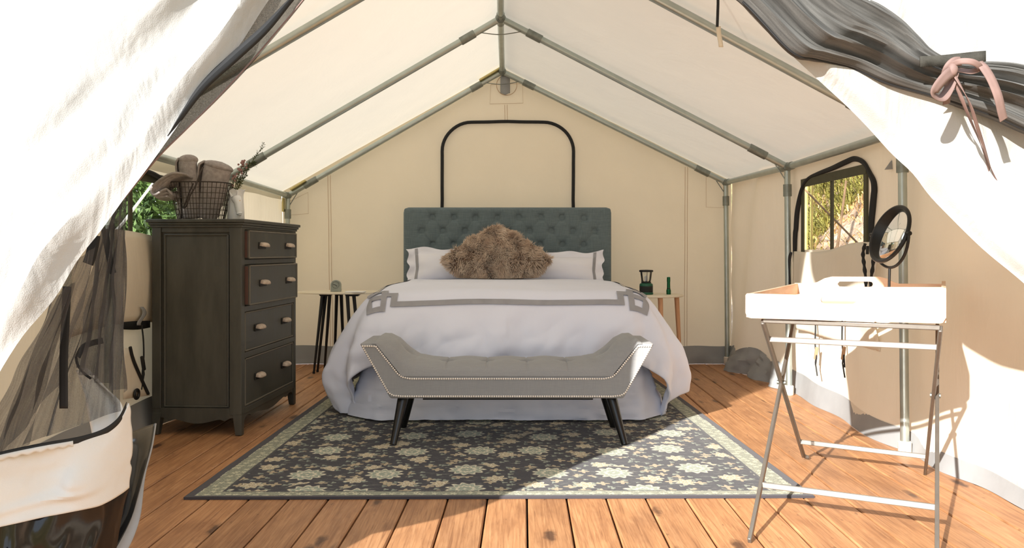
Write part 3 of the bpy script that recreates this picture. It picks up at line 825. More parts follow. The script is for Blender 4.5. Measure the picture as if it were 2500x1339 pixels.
# right flap
re_pts = [PX(0.0, 2.10, 2.30), PX(0.10, 2.08, 1.93), P(1700, -130, 2.06)] + [P(x, y, Y) for x, y, Y in ((1800, 0, 2.03), (1862, 70, 2.02), (1925, 132, 2.01), (2000, 203, 2.03), (2070, 268, 2.05), (2130, 330, 2.07), (2190, 398, 2.08), (2240, 452, 2.08), (2300, 512, 2.08), (2400, 608, 2.08), (2500, 690, 2.08), (2620, 800, 2.07), (2760, 960, 2.05), (2860, 1250, 2.04))]
RE = param(catmull(re_pts, 10))
RO = param([PX(-0.01, 2.13, 2.46), PX(1.86, 2.13, 1.47), PX(1.86, 2.1, 0.8), PX(1.86, 2.1, 0.02)])
def rflap(u, v):
    a = RE(u); b = RO(u*0.98); p = a.lerp(b, v)
    f = 0.03*math.sin(v*11+u*5+2*nz(u*2, v*3, 7))*smooth(v, 0.05, 0.3)*(1-v*0.7)
    f += 0.018*nz(u*3, v*9, 13)
    q = math.exp(-((u-0.60)/0.02)**2)*math.exp(-(v/0.12)**2)
    f += -0.02*q
    roll = -0.03*smooth(v, 0, 0.06)
    return p+Vector((0, f+roll, 0))
m = MB(); m.grid(rflap, 130, 80)
rf = thing('door_flap', 'white sunlit canvas door flap folded back on the right, with a bow shadow', 'tent flap', (1.6, 2.0, 0))
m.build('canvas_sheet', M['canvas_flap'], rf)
# triangular hem piece where netting meets canvas at the edge
# rolled netting screen tied with a ribbon
top = [(1590, -170, 1.96), (1660, -90, 1.95), (1800, 0, 1.94), (1925, 128, 1.93), (1985, 148, 1.92), (2070, 168, 1.90), (2160, 205, 1.88), (2270, 236, 1.86), (2350, 262, 1.86), (2430, 290, 1.88), (2500, 322, 1.90), (2640, 380, 1.95), (2760, 440, 2.0)]
low = [(1900, -170, 1.96), (2010, -90, 1.93), (2085, -20, 1.90), (2150, 12, 1.88), (2205, 50, 1.86), (2245, 90, 1.84), (2272, 120, 1.83), (2310, 142, 1.82), (2350, 150, 1.82), (2430, 152, 1.84), (2500, 162, 1.86), (2640, 200, 1.92), (2760, 250, 1.97)]
Yc = lambda x: 1.945+0.07*smooth(x, 1900, 2080)
A_ = param(catmull([P(x, y, Yc(x)) for x, y, Y in low], 8)); B_ = param(catmull([P(x, y, Yc(x)+0.012*smooth(x, 1900, 2080)) for x, y, Y in top], 8))
def bundle(u, v):
    ang = v*2*PI; k = (1-math.cos(ang))/2
    a, b = A_(u), B_(u); p = a.lerp(b, k)
    tie = math.exp(-((u-0.60)/0.06)**2)
    dep = 0.042*math.sin(ang)*(1-0.35*tie)
    rid = (0.020*math.sin(k*25+3*nz(u*2, k*3))+0.014*nz(u*3, k*22, 2))*(1-0.5*tie)
    return p+Vector((0, (-dep) + (rid if math.sin(ang) > 0 else -rid)*abs(math.sin(ang))**0.5, 0))
m = MB(); m.grid(bundle, 120, 110, uvfn=lambda u, v: (u, v))
rs = thing('rolled_screen', 'grey insect netting rolled up and tied with a brown bow on the right flap', 'netting screen', P(2320, 190, 1.85))
m.build('netting_roll', M['net_dense'], rs)
# looser outer hem of the netting, along its lower edge
m = MB()
m.tube([B_(0.2+0.75*i/60)+Vector((0, -0.012, 0.0)) for i in range(61)], 0.0028, 6); m.build('netting_hem', M['webbing'], rs)
m = MB(); m.grid(lambda u, v: P(2245+157*u, lerp(138, 126, u)+v*26, 1.945)+Vector((0, 0.006*math.sin(u*5), 0)), 10, 2); m.build('webbing_strap', M['net_strip'], rs, solid=0.003)
YOFF = 0.15
def ribbon(name, pts, w, parent, mat='ribbon', tw=0.0, n=10):
    c = catmull([P(x, y, Y+YOFF) for x, y, Y in pts], n); m = MB(); N = len(c)-1
    def fn(u, v):
        i = int(round(u*N)); p = c[i]; d = (c[min(N, i+1)]-c[max(0, i-1)]).normalized()
        view = Vector((0, -1, 0)); s = d.cross(view)
        if s.length < 0.05: s = Vector((1, 0, 0))
        s.normalize(); a = tw*u
        s = s*math.cos(a)+view*math.sin(a)
        return p+s*(v-.5)*w
    m.grid(fn, N, 3); return m.build(name, M[mat], parent, solid=0.0015)
bow = thing('ribbon_bow', 'dusty brown ribbon bow hanging in front of the rolled netting on the right', 'ribbon', P(2330, 190, 1.76))
ribbon('bow_loop', [(2330, 172, 1.76), (2310, 185, 1.74), (2285, 215, 1.73), (2280, 232, 1.74), (2300, 240, 1.76), (2318, 215, 1.77), (2330, 180, 1.77)], 0.026, bow, tw=1.2)
ribbon('bow_loop', [(2318, 160, 1.76), (2345, 150, 1.74), (2375, 152, 1.73), (2392, 165, 1.74), (2372, 175, 1.76), (2345, 172, 1.77), (2325, 170, 1.77)], 0.014, bow, tw=-0.6)
ribbon('ribbon_band', [(2300, 205, 1.79), (2312, 170, 1.76), (2328, 152, 1.755), (2345, 150, 1.77)], 0.022, bow)
ribbon('ribbon_tail', [(2388, 152, 1.75), (2402, 166, 1.735), (2420, 195, 1.73), (2436, 235, 1.73), (2444, 270, 1.74), (2450, 293, 1.75)], 0.021, bow)
ribbon('ribbon_tail', [(2326, 178, 1.76), (2350, 220, 1.75), (2370, 262, 1.76), (2386, 310, 1.79), (2400, 350, 1.83), (2420, 410, 1.88), (2436, 450, 1.91)], 0.009, bow, tw=5)
ribbon('ribbon_tail', [(2324, 180, 1.765), (2342, 225, 1.77), (2360, 270, 1.79), (2390, 340, 1.85), (2412, 400, 1.89), (2428, 460, 1.92), (2440, 508, 1.94)], 0.009, bow, tw=-4)
ribbon('ribbon_tail', [(2322, 178, 1.77), (2318, 205, 1.775), (2312, 235, 1.79), (2310, 254, 1.80)], 0.018, bow)
m = MB(); m.blob(P(2326, 170, 1.905), 0.012, 0.010, 0.016, 12, 8); m.build('knot', M['ribbon'], bow)

# ------------------------------------------------------------------ left screen door: netting drapes over a canvas and vinyl kick panel
YOFF = 0.0
sd = thing('screen_door', 'black netting screen door with white canvas hem hanging at the left foreground', 'screen door', (-1.3, 1.9, 0))
def bil(q, u, v): return q[0].lerp(q[1], u).lerp(q[3].lerp(q[2], u), v)
def drape(name, q, folds, amp, mat, nu=50, nv=40, seedz=0):
    q = [P(*p) for p in q]; m = MB()
    m.grid(lambda u, v: bil(q, u, v)+Vector((0.006*nz(u*6, v*3, seedz), amp*math.sin(u*folds+2.5*nz(u*2, v*1.5, seedz))*(0.5+0.5*v)+0.02*nz(u*4, v*4, seedz+4), 0)), nu, nv, uvfn=lambda u, v: (u+seedz, v))
    return m.build(name, M[mat], sd)
drape('netting', [(292, 478, 1.98), (304, 478, 2.02), (305, 1000, 2.03), (60, 1085, 1.80)], 16, 0.022, 'net', seedz=1)
drape('netting', [(252, 560, 1.90), (300, 520, 1.96), (302, 960, 1.97), (180, 900, 1.86)], 22, 0.024, 'net', seedz=5)
drape('netting', [(170, 650, 1.74), (235, 600, 1.84), (150, 940, 1.84), (-40, 1150, 1.68)], 6, 0.02, 'net', seedz=9)
drape('netting', [(130, 730, 1.68), (180, 690, 1.78), (60, 1090, 1.78), (-90, 1150, 1.62)], 7, 0.02, 'net', seedz=12)
def strip(name, pts, w, mat='webbing', yo=0):
    ribbon(name, pts, w, sd, mat)
strip('webbing_strap', [(164, 700, 1.80), (160, 790, 1.80), (156, 880, 1.80), (156, 998, 1.80)], 0.019)
strip('webbing_strap', [(232, 575, 1.88), (228, 600, 1.88), (222, 625, 1.88), (215, 645, 1.88)], 0.026)
strip('webbing_strap', [(256, 560, 1.95), (264, 610, 1.95), (272, 650, 1.95), (277, 668, 1.95)], 0.016)
strip('webbing_strap', [(190, 872, 1.93), (204, 848, 1.93), (226, 838, 1.93), (252, 832, 1.93)], 0.014, 'net_strip')
m = MB(); m.tube(catmull([P(185, 870, 1.93), P(190, 892, 1.93), P(205, 912, 1.93), P(222, 925, 1.93)], 6), 0.003, 6); m.build('netting_piping', M['webbing'], sd)
# canvas kick panel
tp = param(catmull([P(x, y, Y) for x, y, Y in ((-160, 1135, 1.55), (-60, 1120, 1.62), (40, 1098, 1.70), (120, 1082, 1.76), (200, 1068, 1.84), (255, 1050, 1.90), (292, 1022, 1.95), (312, 985, 1.99))], 10))
bt = param(catmull([P(x, y, Y) for x, y, Y in ((-160, 1325, 1.52), (-60, 1300, 1.60), (0, 1288, 1.64), (120, 1262, 1.73), (225, 1240, 1.82), (262, 1226, 1.87), (292, 1208, 1.93), (313, 1192, 1.98))], 10))
def kick(u, v):
    p = tp(u).lerp(bt(u), v)
    b = 0.035*math.sin(PI*v)*math.sin(u*9+1)+0.03*math.exp(-((v-0.6)/0.18)**2-((u-0.62)/0.12)**2)
    rid = -0.012*math.exp(-((v-(0.83-0.12*u))/0.05)**2)
    return p+Vector((0, -b+rid+0.008*nz(u*6, v*6), 0))
m = MB(); m.grid(kick, 80, 36); m.build('canvas_panel', M['canvas_hem'], sd, solid=0.003)
m = MB(); m.grid(lambda u, v: tp(u).lerp(bt(u), -0.02+v*0.085)+Vector((0, -0.008-0.004*math.sin(v*PI), 0)), 80, 3); m.build('zipper_band', M['webbing'], sd, solid=0.002)
m = MB(); m.grid(lambda u, v: tp(u*0.62).lerp(bt(u*0.62), 0.015+v*0.07+0.012*math.sin(u*70)*v)+Vector((0, -0.014, 0)), 160, 2); m.build('torn_canvas_hem', M['canvas_hem'], sd, solid=0.002)
m = MB()
def kv(u, v):
    p = bt(u); a = Vector((p.x, p.y, p.z)); return a+Vector((0.0, 0.01+0.05*math.sin(u*30+v*2)*v+0.03*nz(u*9, v*4)-0.16*v, -v*(p.z-0.004)))
m.grid(kv, 80, 16); m.build('vinyl_skirt', M['vinyl'], sd)
# turned-up vinyl threshold behind the panel
q = param(catmull([P(x, y, Y) for x, y, Y in ((377, 1035, 2.30), (368, 1090, 2.22), (352, 1150, 2.15), (335, 1215, 2.08), (318, 1270, 2.04), (285, 1335, 2.0), (230, 1420, 1.97))], 8))
q2 = param(catmull([P(x, y, Y) for x, y, Y in ((290, 1068, 2.36), (290, 1090, 2.25), (290, 1150, 2.17), (280, 1215, 2.10), (270, 1270, 2.06), (220, 1335, 2.02), (150, 1420, 1.99))], 8))
m = MB(); m.grid(lambda u, v: q2(u).lerp(q(u), v)+Vector((0, 0.03*math.sin(v*3), 0)), 30, 10); m.build('vinyl_threshold', M['vinyl'], sd, solid=0.003)
m = MB(); m.grid(lambda u, v: q(u)+Vector((v*(0.004+0.028*smooth(u, 0.35, 0.9)), 0.004, 0)), 30, 2); m.build('threshold_rim', M['vinyl_grey'], sd, solid=0.002)
# sunlit folded canvas seen behind the netting
q = [P(190, 905, 2.05), P(245, 930, 2.08), P(310, 1000, 2.06), P(240, 1090, 2.0)]
cf = MB()
def cfold(u, v):
    l = catmull([P(192, 902, 2.06), P(193, 950, 2.05), P(205, 1000, 2.02), P(228, 1075, 1.97)], 8)
    r = catmull([P(203, 903, 2.08), P(245, 930, 2.10), P(300, 975, 2.08), P(310, 1020, 2.04)], 8)
    i = int(round(v*24)); return l[i].lerp(r[i], u)+Vector((0, 0.02*math.sin(u*9+v*3), 0))
cf.grid(cfold, 30, 24); cf.build('canvas_fold', M['canvas_hem'], sd, solid=0.003)
# ------------------------------------------------------------------ rug
RT = 0.010
c00 = F(448, 1215, RT); c10 = F(1988, 1211, RT)
l2 = F(800, 965, RT); r2 = F(1640, 955, RT)
RW, RL = 2.31, 3.0
dl = (l2-c00).normalized(); dr = (r2-c10).normalized()
c01 = c00+dl*RL; c11 = c10+dr*RL
m = MB()
q = [c00, c10, c11, c01]
m.grid(lambda u, v: bil(q, u, v)+Vector((0.003*nz(v*12, u*3), 0.003*nz(u*12, v*3), 0.0008*nz(u*9, v*12))), 24, 30, uvfn=lambda u, v: (u*RW, v*RL))
n0 = len(m.f)
for e in range(4):
    a = q[e]; b = q[(e+1) % 4]
    m.add([a, b, Vector((b.x, b.y, 0.001)), Vector((a.x, a.y, 0.001))], [(0, 3, 2, 1)])
    m.uv[len(m.f)-1] = [(0, 0)]*4
for fi in range(n0):
    pass
rug = m.build('area_rug', rug_material(RW, RL))
tag(rug, 'dark charcoal rug with worn cream flowers lying under the bed and bench', 'rug')

# ------------------------------------------------------------------ bed
bed = thing('bed', 'bed with a tufted slate blue headboard and white bed skirt', 'bed', (0, 5.1, 0))
HB = 6.17
btn = []
for r, (z, offs, n_) in enumerate(((0.903+83/1950*HB, 0, 8), (0.903+50/1950*HB, -0.5, 9), (0.903+17/1950*HB, 0, 8), (0.903-16/1950*HB, -0.5, 9))):
    x0 = (1056-1240)/1950*HB
    for k in range(n_):
        x = x0+(k+offs)*0.1667+0.003*math.sin(k*3+r)
        if -0.74 < x < 0.74: btn.append((x, z+0.002*math.cos(k*5+r)))
hx0, hx1, hz0, hz1 = -0.805, 0.797, 0.25, 1.245
def hbf(u, v):
    x = lerp(hx0, hx1, u); z = lerp(hz0, hz1, v)
    ex = min(x-hx0, hx1-x); ez = hz1-z
    rr_ = 0.045
    # rounded top corners
    if ex < rr_ and ez < rr_:
        d = Vector((rr_-ex, rr_-ez)); L = d.length
        if L > rr_:
            f = rr_/L; sx_ = 1 if x-hx0 < hx1-x else -1
            x = (hx0+rr_-d.x*f) if sx_ > 0 else (hx1-rr_+d.x*f); z = hz1-rr_+d.y*f
    e = min(ex, ez)
    y = HB-0.02*math.sqrt(max(0, min(1, e/0.03)*(2-min(1, e/0.03))))
    dmin = 9; dsum = 0
    for bx, bz in btn:
        dx, dz = x-bx, z-bz; d2 = dx*dx+dz*dz
        if d2 < 0.012:
            dsum += 0.032*math.exp(-d2/0.00038)+0.012*math.exp(-d2/0.0022)
            cr = min(abs(dz-dx*1.25), abs(dz+dx*1.25))
            dsum += 0.004*math.exp(-(cr/0.006)**2)*math.exp(-d2/0.006)
    return (x, y+dsum-0.006, z)
m = MB(); m.grid(hbf, 260, 130)
hb = m.build('headboard', M['headboard'], bed)
m = MB(); m.box((hx0, HB-0.004, 0.02), (hx1, HB+0.085, hz1-0.004)); m.build('headboard_back', M['headboard'], bed, bevel=0.02, seg=3)
first = None
for bx, bz in btn:
    if first is None:
        m = MB(); m.blob((0, 0, 0), 0.0115, 0.008, 0.0115, 12, 8); first = m.build('button', M['button'], hb); b_ = first
    else: b_ = dup(first, hb)
    b_.location = (bx, HB+0.008, bz)
m = MB(); m.box((-0.70, 4.46, 0.36), (0.70, 6.12, 0.635)); m.build('mattress', M['white'], bed, bevel=0.05, seg=4)
m = MB(); m.box((-0.70, 4.40, 0.12), (0.70, 6.12, 0.36)); m.build('box_base', M['white'], bed, bevel=0.01)
m = MB()
sk = [(-0.77, 6.10), (-0.77, 4.36), (-0.75, 4.29), (0.73, 4.29), (0.75, 4.36), (0.75, 6.10)]
skp = param([Vector((x, y, 0)) for x, y in sk])
def skirt(u, v):
    p = skp(u); z = lerp(0.37, 0.022, v); c0 = Vector((0, 5.2, 0))
    nrm = Vector((-1, 0, 0)) if u < 0.355 else (Vector((0, -1, 0)) if u < 0.65 else Vector((1, 0, 0)))
    f = 0.006*nz(u*40, v*1.2)*(0.3+v)+0.012*nz(u*90, v*7, 3)*v
    pl = 0.0
    for cx in (0.358, 0.647): pl += 0.03*math.exp(-((u-cx)/0.006)**2)
    cr = 0.014*abs(nz(u*26+v*5, v*6, 8))+0.006*nz(u*60, v*14, 2)
    side = 0.02*math.sin(u*150)*v if (u < 0.33 or u > 0.67) else 0
    zz_ = z+(0.010*nz(u*14, 1)*v)
    return p+nrm*(f+cr*1.3+side-pl-0.02+0.13*v)+Vector((0, 0, max(0.016, zz_)))
m.grid(skirt, 300, 26); m.build('bed_skirt', M['skirt'], bed)

# duvet
HW, LT = 0.66, 1.56
YH, ZT = 6.02, 0.700
side_prof = [(0, 0), (.06, -.008), (.12, -.04), (.18, -.115), (.25, -.215), (.315, -.33), (.345, -.43), (.335, -.52), (.30, -.60)]
foot_prof = [(0, 0), (.07, -.012), (.13, -.055), (.185, -.13), (.225, -.22), (.25, -.33), (.255, -.44)]
def smp(p): return [(q.x, q.y) for q in catmull([Vector((x, y, 0)) for x, y in p], 6)]
side_prof = smp(side_prof); foot_prof = smp(foot_prof)
def along(prof, d):
    for (a, b), (c, e) in zip(prof, prof[1:]):
        L = math.hypot(c-a, e-b)
        if d <= L: return (a+(c-a)*d/L, b+(e-b)*d/L)
        d -= L
    return (prof[-1][0]-d*0.30, prof[-1][1]-d*0.93)
def duvet(s, t, off=0.0):
    """cloth coordinates in metres: s across from the middle, t from the head"""
    sg = 1 if s >= 0 else -1
    a = max(0, abs(s)-HW); b = max(0, t-LT)
    x = min(abs(s), HW); y = YH-min(t, LT)
    r = math.hypot(a, b)
    headn = smooth(t, 0.0, 0.7)
    bulge = lerp(0.62, 1.0, headn)
    z = ZT+0.012*(1-(s/HW)**2 if abs(s) < HW else 0)+0.010*nz(s*2.5, t*2.5, 1)-0.015*smooth(t, 1.0, 1.56)
    z += 0.010*(1-smooth(t, 0, 0.12))
    if r > 0:
        th = math.atan2(b, a)/(PI/2)
        o1, d1 = along(side_prof, r); o2, d2 = along(foot_prof, r)
        o = lerp(o1*bulge, o2, th); d = lerp(d1, d2, th)
        # drape folds
        drop = min(1, r/0.6)
        k = 9*th+0.0
        fold = 0.035*math.sin(th*PI*4.0+sg*0.6)*drop*math.sin(PI*th)
        fold += 0.016*math.sin(t*15+sg+2*nz(t*2, sg))*drop**2*(1-th)
        fold += 0.012*nz(s*7, 1.5, 2)*drop*th
        fold += 0.022*nz(s*3+t*5, t*5-s*2, 7+sg)*drop+0.007*nz(s*16, t*16, 4)*drop
        fold += (0.009*math.sin(t*37+3*nz(t*3, r*2, sg))+0.012*abs(nz(t*9, r*2.5, 6)))*drop*(1-th)
        fold += 0.022*abs(nz(s*5+r*6, r*4-s*2, 11))*smooth(r, 0.16, 0.4)*th
        o += fold
        ca = math.cos(th*PI/2); sa = math.sin(th*PI/2)
        x += o*ca; y -= o*sa; z += d
        # small gathers above the foot hem
        g_ = th*smooth(r, 0.12, 0.42)
        y -= 0.016*math.sin(s*10+nz(s*4, 0)*3+r*9)*g_+0.012*abs(nz(s*9+r*3, r*5, 6))*g_
    z = max(z, 0.022+0.006*abs(nz(s*20, t*20)))
    return Vector((sg*x-0.003, y, z))
def dn(s, t):
    e = 0.01
    p = duvet(s, t); a = duvet(s+e, t)-p; b = duvet(s, t+e)-p
    n = b.cross(a)
    n = n.normalized() if n.length > 1e-9 else Vector((0, 0, 1))
    if n.z < -0.3 or n.length == 0: pass
    return p, n
SH, TH = HW+0.76, LT+0.50
m = MB(); m.grid(lambda u, v: duvet(lerp(SH-0.07, -SH, u), lerp(0, TH, v)), 260, 200)
duv = m.build('duvet', M['duvet'], solid=0.012)
tag(duv, 'white puffy duvet with a grey ribbon key border spread over the bed', 'duvet')
def dstripe(pts, w=0.034):
    pts = [Vector((x, y, 0)) for x, y in pts]; mm = MB()
    for a, b in zip(pts, pts[1:]):
        d = (b-a).normalized(); sd_ = Vector((-d.y, d.x, 0)); L = (b-a).length
        a2 = a-d*w/2; b2 = b+d*w/2; n = max(2, int((L+w)/0.012))
        def fn(u, v):
            p = a2.lerp(b2, u)+sd_*(v-.5)*w
            pos, nrm = dn(p.x, p.y)
            return pos+nrm*0.007
        mm.grid(fn, n, 4)
    return mm.build('ribbon_border', M['stripe'], duv)
T0 = LT+0.162
k = 0.045
for sg in (-1, 1):
    X0_ = 0.615
    key = [(0, T0), (X0_*sg, T0), (X0_*sg, T0-1.6*k), ((X0_+1.25*k)*sg, T0-1.6*k)]
    dstripe(key)
    key2 = [((X0_+1.3*k)*sg, T0-2.7*k), ((X0_+1.3*k)*sg, T0+0.7*k), ((X0_+3.2*k)*sg, T0+0.7*k), ((X0_+3.2*k)*sg, T0-1.2*k), ((X0_+1.3*k)*sg, T0-1.2*k)]
    dstripe(key2)
    key3 = [((X0_+1.3*k)*sg, T0-2.7*k), ((X0_+3.2*k)*sg, T0-2.4*k), ((X0_+3.2*k)*sg, T0-5.2*k), ((X0_+3.0*k)*sg, 0.15)]
    dstripe(key3)

# pillows
def pillow(label, cx, cz, hw, hh, sg):
    root = thing('pillow', label, 'pillow', (cx, 5.93, 0.70), 0, 'pillows against the headboard')
    tilt = math.radians(22)
    R = Matrix.Rotation(-tilt, 3, 'X')
    def tf(x, y, z): 
        return R @ Vector((x, y, z-(-hh)))+Vector((cx, 5.86, cz-hh))
    def side(k):
        def fn(u, v):
            a = (u-.5)*2; b = (v-.5)*2
            fl = 0.06
            ax = a*hw*(1-0.05*(1-abs(b))**1); bz = b*hh*(1-0.06*(1-abs(a)))
            ia = min(1, abs(a)*hw/(hw-fl)); ib = min(1, abs(b)*hh/(hh-fl*0.8))
            th = 0.10*max(0, (1-ia**2.6))**0.6*max(0, (1-ib**2.6))**0.6
            th += 0.006*nz(a*3, b*3, sg)
            edge = smooth(max(abs(a), abs(b)), 0.86, 1.0)
            wv = 0.016*math.sin(b*9+a*2)*smooth(abs(a), 0.85, 1)+0.010*math.sin(a*12)*smooth(abs(b), 0.85, 1)
            xx_ = ax+0.010*math.sin(b*10+sg)*smooth(abs(a), 0.9, 1)
            return tf(xx_, -k*th+wv-0.003*k, bz+0.008*math.sin(a*7)*smooth(abs(b), 0.9, 1))
        return fn
    m = MB(); m.grid(side(1), 50, 34); m.grid(side(-1), 50, 34)
    pc = m.build('pillowcase', M['white'], root)
    f = side(1)
    mm = MB()
    ia_ = 1-0.075/hw*0.92
    def st(a0, b0, a1, b1, wa, wb, n):
        mm.grid(lambda u, v: Vector(f(0.5+0.5*lerp(a0, a1, u)+(v-.5)*wa, 0.5+0.5*lerp(b0, b1, u)+(v-.5)*wb))+Vector((0, -0.005, 0.001)), n, 2)
    wq = 0.022
    st(-ia_, -0.9, -ia_, 0.96, wq/hw/2, 0, 30); st(ia_, -0.9, ia_, 0.96, wq/hw/2, 0, 30); st(-ia_, -0.74, ia_, -0.74, 0, wq/hh/2, 40)
    mm.build('ribbon_border', M['stripe'], pc)
    return root
pillow('white pillow with grey ribbon edging and wavy flange at the left end of the headboard', -0.37, 0.790, 0.385, 0.165, 1)
pillow('white pillow with its right flange folded, at the right end of the headboard', 0.335, 0.768, 0.385, 0.160, 2)

# sheepskin cushion
CX, CY, CZ = -0.078, 5.62, 0.845
ca_, cb_ = 0.385, 0.235
def outl(th):
    c, s = abs(math.cos(th)), abs(math.sin(th))
    up_ = math.sin(th) > 0
    p = 1.18 if up_ else 1.5
    r = 1/((c/ca_)**p+(s/(cb_ if up_ else 0.19))**p)**(1/p)
    return r
def cush(th, rho):
    """rho 0..1 front, 1..2 back"""
    k = 1 if rho <= 1 else -1; q_ = rho if rho <= 1 else 2-rho
    R_ = outl(th)*q_; x = R_*math.cos(th); z = R_*math.sin(th)
    d = 0.12*(max(0, 1-q_**2.2))**0.6
    z2 = CZ+z
    if z2 < 0.715: z2 = 0.715+(z2-0.715)*0.04
    return Vector((CX+x, CY-k*d+(z2-0.715)*0.28, z2))
fur = thing('sheepskin_cushion', 'fluffy taupe sheepskin cushion standing on one edge in the middle of the pillows', 'cushion', (CX, CY, 0.715))
m = MB(); m.grid(lambda u, v: cush(u*2*PI, v*2), 48, 20); m.build('cushion_body', M['fur_base'], fur)
random.seed(11)
m = MB()
for i in range(30000):
    th = random.random()*2*PI; rho = math.sqrt(random.random())*1.0
    if random.random() < 0.32: rho = random.uniform(0.9, 1.25)
    p = cush(th, rho)
    e = 0.01
    a = cush(th+e, rho)-p; b = cush(th, min(1.99, rho+e))-p
    n = a.cross(b)
    if n.length < 1e-12: n = Vector((0, -1, 0))
    n.normalize()
    if n.dot(p-Vector((CX, CY+0.03, CZ))) < 0: n = -n
    cl = Vector((nz(p.x*13, p.z*13, 1), nz(p.x*13, p.z*13, 5)*0.5, nz(p.x*13, p.z*13, 9)))
    d = (n*0.75+cl*1.5+Vector((0, 0, -0.25))+Vector((random.gauss(0, .2), random.gauss(0, .2), random.gauss(0, .2)))).normalized()
    L = random.uniform(0.026, 0.046)
    w = random.uniform(0.0014, 0.0026)
    sd_ = d.cross(Vector((random.gauss(0, 1), random.gauss(0, 1), random.gauss(0, 1)))).normalized()*w
    bend = (cl*0.6+Vector((0, 0, -0.5))).normalized()
    p1 = p+d*L*0.5; p2 = p1+(d+bend*0.5).normalized()*L*0.5
    for q_ in (p1, p2):
        if q_.z < 0.716: q_.z = 0.716+random.random()*0.004
    o = len(m.v); f0 = len(m.f)
    m.v += [tuple(p-sd_), tuple(p+sd_), tuple(p1+sd_*0.8), tuple(p1-sd_*0.8), tuple(p2)]
    m.f += [[o, o+1, o+2, o+3], [o+3, o+2, o+4]]; m.m += [0, 0]
    m.uv[f0] = [(0, 0), (0, 0), (0, .6), (0, .6)]; m.uv[f0+1] = [(0, .6), (0, .6), (0, 1)]
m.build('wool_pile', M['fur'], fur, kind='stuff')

# ------------------------------------------------------------------ upholstered bench
be = thing('upholstered_bench', 'grey upholstered bench with flared arms and nailhead trim at the foot of the bed', 'bench', (0, 3.9, 0))
Y0, Y1 = 3.725, 4.085
body = [(-.545, .217), (.545, .217), (.688, .474), (.608, .476), (.50, .325), (-.50, .325), (-.608, .476), (-.688, .474)]
m = MB(); m.prism(body, lambda p: Vector((p[0]-0.005, Y0, p[1])), lambda p: Vector((p[0]-0.005, Y1, p[1])))
m.build('bench_frame', M['bench'], be, bevel=0.010, seg=3)
zc = [(0, .388), (.37, .388), (.43, .402), (.48, .440), (.53, .482), (.575, .500), (.61, .498), (.632, .480)]
zb_ = [(0, .322), (.49, .322), (.61, .472), (.64, .474)]
tx = [-0.475, -0.285, -0.095, 0.095, 0.285, 0.475]
def cushf(u, v):
    x = lerp(-0.63, 0.63, u); y = lerp(Y0-0.004, Y1+0.004, v)
    b = interp(abs(x), zb_); c = interp(abs(x), zc)
    q_ = abs(v-.5)*2; e = max(0, 1-q_**3.2)**0.5
    dz = 0
    for t_ in tx:
        dx = abs(x-t_)
        if abs(t_) < 0.3: dz -= 0.006*math.exp(-(dx/0.0035)**2)*(1 if v < 0.5 else 0.8)
        for yy in (3.865, 4.02):
            d2 = (x-t_)**2+((y-yy)*0.9)**2
            dz -= 0.026*math.exp(-d2/0.00045)+0.010*math.exp(-d2/0.004)
            dz -= 0.004*math.exp(-((y-yy)/0.005)**2)*math.exp(-((x-t_)/0.05)**2)
    if abs(x) > 0.40: dz *= 0.8
    z = b+(c+dz-b)*e
    out = 0.0
    return (x-0.005, y, z)
m = MB(); m.grid(cushf, 300, 60); m.build('seat_cushion', M['bench'], be)
def nailpath(pts, sp=0.0106):
    pts = [Vector((x, 0, z)) for x, z in pts]; f = param(catmull(pts, 1)); L = sum((b-a).length for a, b in zip(pts, pts[1:]))
    n = int(L/sp); return [f(i/n) for i in range(n+1)]
m = MB()
for path_ in ([(-.672, .462), (-.612, .462), (-.510, .335), (-.49, .318), (-.45, .310), (.45, .310), (.49, .318), (.510, .335), (.612, .462), (.672, .462)],
              [(-.668, .452), (-.552, .245), (-.530, .232), (-.49, .228), (.49, .228), (.530, .232), (.552, .245), (.668, .452)]):
    for p in nailpath(path_): m.blob((p.x-0.005, Y0-0.003, p.z), 0.0048, 0.0040, 0.0048, 8, 5)
m.build('nailhead_trim', M['nail'], be, kind='stuff')
m = MB(); m.box((-0.40, Y0+0.03, 0.206), (0.40, Y1-0.03, 0.222)); m.build('dust_cover', M['webbing'], be)
for (a, b) in (((-0.495, 3.79, 0.222), (-0.530, 3.69, 0.0)), ((0.488, 3.79, 0.222), (0.540, 3.69, 0.0)), ((-0.480, 4.0, 0.222), (-0.530, 4.06, 0.0)), ((0.475, 4.0, 0.222), (0.535, 4.06, 0.0))):
    m = MB(); a = Vector(a); b = Vector(b)+Vector((0, 0, RT+0.001))
    m.tube([a, a.lerp(b, 0.5), b], lambda t: lerp(0.026, 0.015, t), 18); m.build('leg', M['black_paint'], be)

# ------------------------------------------------------------------ chest of drawers
DA = -math.radians(3.2)
dresser = thing('chest_of_drawers', 'tall black painted chest of four drawers with scalloped apron by the left wall', 'dresser', (-1.303, 3.905, 0), DA)
DM = MW[dresser.name]
def D(x, y, z): return DM @ Vector((x, y, z))
def dbox(m, a, b): 
    o = len(m.v); m.box(a, b)
    for i in range(o, len(m.v)): m.v[i] = tuple(DM @ Vector(m.v[i]))
DW, DD, DH = 0.45, 0.83, 1.063
